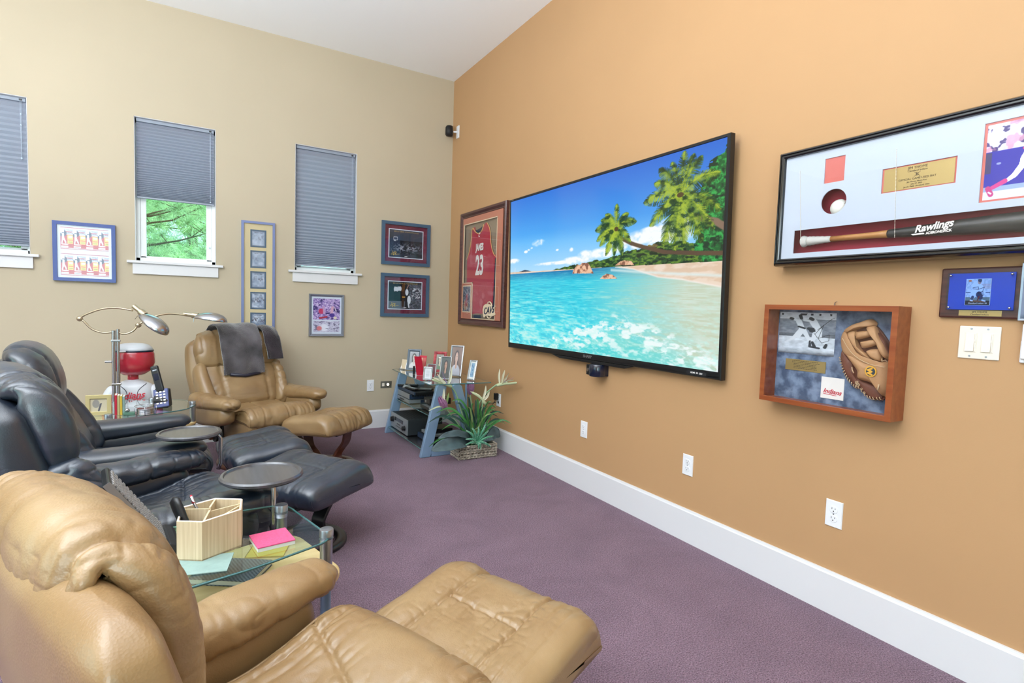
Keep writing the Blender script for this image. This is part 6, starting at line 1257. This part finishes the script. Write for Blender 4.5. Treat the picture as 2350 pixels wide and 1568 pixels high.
def blade(name, pts, w, m, fold=.25, parent=F, tipw=.02, n=16):
    P = crom(pts, n); T = np.gradient(P, axis=0); T /= np.linalg.norm(T, axis=1, keepdims=True); up = np.array([0.15, -1.0, .35]); V = []; Fc = []
    for i in range(n):
        s = i/(n-1); ww = w*(math.sin(PI*min(1, (s*.92+.06)))**.7)*(1-s**4*.6)*.5+.0004
        sd = np.cross(T[i], up); sd /= np.linalg.norm(sd)+1e-9; nn = np.cross(sd, T[i]); V += [tuple(P[i]-sd*ww+nn*ww*fold), tuple(P[i]), tuple(P[i]+sd*ww+nn*ww*fold)]
    for i in range(n-1): Fc += [(3*i, 3*i+1, 3*i+4, 3*i+3), (3*i+1, 3*i+2, 3*i+5, 3*i+4)]
    return MB().add(V, Fc).build(name, m, parent, smooth=True)
tips = [(-.353, .388), (-.397, .307), (-.344, .324), (-.40, .116), (-.214, .478), (-.101, .509), (-.059, .492), (.033, .479), (.128, .458), (-.164, .445), (.017, .472), (-.26, .36), (-.30, .25), (-.02, .44), (.07, .42), (-.13, .40)]
tipsR = [(.21, -.02, .359), (.26, -.10, .346), (.26, -.12, .28), (.26, -.24, .289), (.26, -.14, .267), (.161, -.02, .50), (.247, -.02, .309), (.2, -.06, .40)]
allt = [(a, rr.uniform(-.13, -.02), b) for a, b in tips]+tipsR
for i, (a, yy, b) in enumerate(allt):
    x0 = rr.uniform(-.04, .05); y0 = rr.uniform(-.09, -.03); spread = abs(a)
    blade('leaf', [(x0, y0, .09), (x0+(a-x0)*.30, y0+(yy-y0)*.3, .09+(b-.09)*.55+spread*.12), (x0+(a-x0)*.68, y0+(yy-y0)*.7, .09+(b-.09)*.92+spread*.16), (a, yy, b)], rr.uniform(.014, .026), ('leaf', 'leaf_dark', 'leaf_dark', 'leaf')[i % 4])
for i in range(42):
    an = rr.uniform(0, 2*PI); R = rr.uniform(.05, .24); zt = rr.uniform(.22, .50)-R*.3; x0, y0 = rr.uniform(-.05, .06), rr.uniform(-.09, -.02); tx = x0+R*math.cos(an)*.95; ty = min(y0+R*math.sin(an)*.6, -.01); tx = min(tx, .25)
    blade('leaf', [(x0, y0, .09), (x0+(tx-x0)*.25, y0+(ty-y0)*.25, zt*.55), (x0+(tx-x0)*.62, y0+(ty-y0)*.62, zt*.92), (tx, ty, zt)], rr.uniform(.008, .018), rr.choice(['leaf', 'leaf', 'leaf_dark', 'leaf_pale']))
def broad(pts, w, sgn):
    n = 22; P = crom(pts, n); T = np.gradient(P, axis=0); T /= np.linalg.norm(T, axis=1, keepdims=True); K = 11; G = np.zeros((n, K, 3))
    for i in range(n):
        s = i/(n-1); ww = w*math.sin(PI*min(1, s*.96+.04))**.75+.001; up = np.array([0.1, -.8, .6]); sd = np.cross(T[i], up); sd /= np.linalg.norm(sd); nn = np.cross(sd, T[i])
        for k in range(K):
            q = (k-(K-1)/2)/((K-1)/2); G[i, k] = P[i]+sd*ww*q+nn*(ww*.35*abs(q)-.006*math.sin(s*26+abs(q)*3)*abs(q))
    o = grid_mesh('broad_leaf', G, 'leaf_big', F, closed_u=False, caps=False); o.modifiers.new('thick', 'SOLIDIFY').thickness = .0012; return o
broad([(-.05, -.08, .10), (-.16, -.15, .155), (-.30, -.18, .15), (-.425, -.16, .115)], .062, 1); broad([(.04, -.03, .10), (.12, -.03, .16), (.2, -.04, .165), (.255, -.06, .14)], .072, -1); broad([(-.02, -.06, .10), (-.12, -.14, .2), (-.25, -.16, .23), (-.36, -.14, .20)], .03, 1)
# spotted succulent
S = np.array([-.028, -.15, .135])
for k, (dx, dz) in enumerate([(-.108, .10), (-.003, .125), (.062, .145), (.15, .03), (.125, -.06), (.02, -.065), (-.11, -.02), (-.115, .03), (.0, -.06), (.10, .08), (-.06, .12), (.07, -.03)]):
    e = S+np.array([dx, -.035-.01*(k % 3), dz+.02]); mid = (S+e)/2+np.array([0, -.03, .02]); P = crom([S, mid, e], 12); rad = [.014*(1-i/11)**.6+.001 for i in range(12)]; lf = MB().tube([tuple(p) for p in P], rad, 8).build('succulent_leaf', 'aloe', F, smooth=True); db = MB()
    for i in range(2, 11):
        for a in (0, 1.3, 2.6, 3.9, 5.2): q = P[i]+np.array([math.cos(a+i*.6), -.7*abs(math.sin(a)), math.sin(a+i*.6)])*rad[i]*.98; db.box(-.0011, .0011, -.0011, .0011, -.0011, .0011, loc=tuple(q))
    db.build('dots', 'dot', lf)
def stalk(pts, r0=.0065, r1=.0045, m='stem'): P = crom(pts, 30); return MB().tube([tuple(p) for p in P], [r0+(r1-r0)*i/29 for i in range(30)], 10).build('flower_stem', m, F, smooth=True)
def bird(stem, beakp, petals, vio):
    s = stalk(stem, .007, .006); P = crom(beakp, 16); MB().tube([tuple(p) for p in P], [.009+.007*math.sin(PI*min(1, i/8))*(1-i/15)+.0008 if i < 15 else .0006 for i in range(16)], 10).build('spathe', 'beak', F, smooth=True)
    for p in petals: blade('petal', p, .024, 'petal', fold=.5)
    for p in vio: blade('petal', p, .006, 'petal_vio', fold=.3)
bird([(-.01, .0, .1), (-.055, .01, .265), (-.1, .01, .406), (-.145, .01, .529), (-.187, .01, .585)], [(-.187, .01, .585), (-.225, .01, .607), (-.29, .01, .628), (-.363, .01, .655)], [[(-.225, .01, .605), (-.205, .0, .66), (-.192, 0, .756)], [(-.24, .0, .61), (-.29, -.01, .65), (-.33, -.02, .705)], [(-.24, .0, .61), (-.28, 0, .64), (-.37, -.02, .675)]], [[(-.235, .0, .61), (-.27, 0, .645), (-.34, -.01, .69)], [(-.23, .0, .61), (-.25, 0, .65), (-.285, -.01, .72)]])
bird([(.02, -.0, .1), (.025, -.02, .25), (.05, -.02, .40), (.10, -.03, .50), (.17, -.08, .585), (.20, -.09, .60)], [(.19, -.07, .59), (.225, -.13, .61), (.235, -.23, .628), (.24, -.34, .65)], [[(.21, -.10, .605), (.205, -.09, .67), (.225, -.07, .735)], [(.215, -.12, .61), (.225, -.125, .68), (.24, -.13, .73)], [(.22, -.14, .615), (.235, -.16, .67), (.24, -.20, .715)], [(.215, -.13, .61), (.23, -.2, .64), (.24, -.29, .665)]], [[(.22, -.13, .61), (.232, -.2, .65), (.24, -.29, .69)], [(.22, -.13, .61), (.232, -.18, .655), (.24, -.25, .70)]])
bird([(.01, -.02, .1), (.05, -.04, .28), (.075, -.05, .40), (.07, -.06, .47)], [(.11, -.05, .43), (.085, -.06, .455), (.055, -.06, .49), (-.03, -.05, .545)], [[(.07, -.06, .47), (.09, -.06, .53), (.105, -.05, .593)], [(.07, -.06, .47), (.03, -.05, .51), (-.035, -.04, .546)], [(.075, -.06, .465), (.12, -.05, .50), (.15, -.04, .56)]], [])
def protea(base, tip, w):
    base, tip = np.array(base), np.array(tip); ax = tip-base; L = np.linalg.norm(ax); ax /= L; a = np.cross(ax, [0, 1, .1]); a /= np.linalg.norm(a); b = np.cross(ax, a)
    for k in range(14):
        an = 2*PI*k/14+(k % 2)*.2; d = math.cos(an)*a+math.sin(an)*b; sc = .8 if k % 2 else 1.0
        P = [base+d*.005, base+ax*L*.35*sc+d*w*sc, base+ax*L*.75*sc+d*w*.95*sc, base+ax*L*sc+d*w*.45*sc]; o = blade('petal', [tuple(p) for p in P], .017, 'protea', fold=.3, n=9)
stalk([(-.02, -.03, .1), (-.119, -.04, .25), (-.203, -.04, .355), (-.25, -.04, .41)]); protea((-.25, -.04, .41), (-.315, -.04, .52), .024); blade('petal', [(-.26, -.04, .43), (-.285, -.05, .5), (-.28, -.05, .585)], .03, 'petal', fold=.5); blade('petal', [(-.255, -.04, .42), (-.25, -.05, .49), (-.235, -.05, .55)], .022, 'leaf_pale'); blade('petal', [(-.27, -.04, .43), (-.33, -.04, .435), (-.408, -.04, .406)], .012, 'beak')
stalk([(.03, .03, .1), (.032, .05, .35), (.012, .06, .513)]); protea((.012, .06, .50), (.014, .06, .625), .026)

# ================================================================== THROWS OVER THE FAR TAN RECLINER
M['fur_grey'] = mat('grey_faux_fur', (84, 80, 84), rough=.95, sheen=.7, bump=(120, .9, .006), var=(9, .55)); M['fur_dark'] = mat('dark_brown_faux_fur', (48, 40, 46), rough=.95, sheen=.7, bump=(120, .9, .006), var=(9, .4)); M['satin'] = mat('dark_satin_lining', (42, 42, 58), rough=.4)
def throw(label, v0, v1, front, path, m, seed, skew=0.0):
    th_ = thing('throw_blanket', label, 'blanket', FARTAN[:2]+(0,), math.radians(FARTAN[2]), 'throws on the far tan recliner'); n, k = 70, 40; P = crom(path, n); G = np.zeros((n, k, 3)); T = np.gradient(P, axis=0); T /= np.linalg.norm(T, axis=1, keepdims=True)
    for j in range(k):
        q = j/(k-1); v = v0+(v1-v0)*q
        for i in range(n):
            s = i/(n-1); nz = .010*math.sin(v*38+s*3+seed)*(.3+abs(s-.5))+.007*float(vnoise(v*16, s*9, 0, seed)); e = .012*math.sin(s*9+seed)*(1 if q in (0, 1) else .3)
            G[i, j] = (P[i, 0]+T[i, 1]*nz, v+e+skew*(s-.5), P[i, 1]-T[i, 0]*nz)
    o = grid_mesh('fur_cloth', G, m, th_, closed_u=False, caps=False); md = o.modifiers.new('thick', 'SOLIDIFY'); md.thickness = .016; md.offset = 0
    return th_

pth = [(-.215, .665), (-.215, .76), (-.228, .86), (-.262, .96), (-.33, 1.03), (-.42, 1.05), (-.52, 1.02), (-.565, .92), (-.57, .78)]
g1 = throw('grey faux-fur throw draped over the far recliner headrest', -.165, .155, 0, pth, 'fur_grey', 2, .02)
MB().tube([(-.213, -.12, .668), (-.21, .0, .652), (-.212, .12, .662)], [.012, .016, .010], 8).build('satin_edge', 'satin', g1, smooth=True)
throw('darker brown throw beside the grey one on the far recliner headrest', .195, .315, 0, [(-.215, .77), (-.228, .87), (-.262, .96), (-.33, 1.015), (-.42, 1.03), (-.50, .99), (-.55, .90), (-.56, .80)], 'fur_dark', 9)
# ---- pieces that repeat past the frame edge or are too small to single out are left out
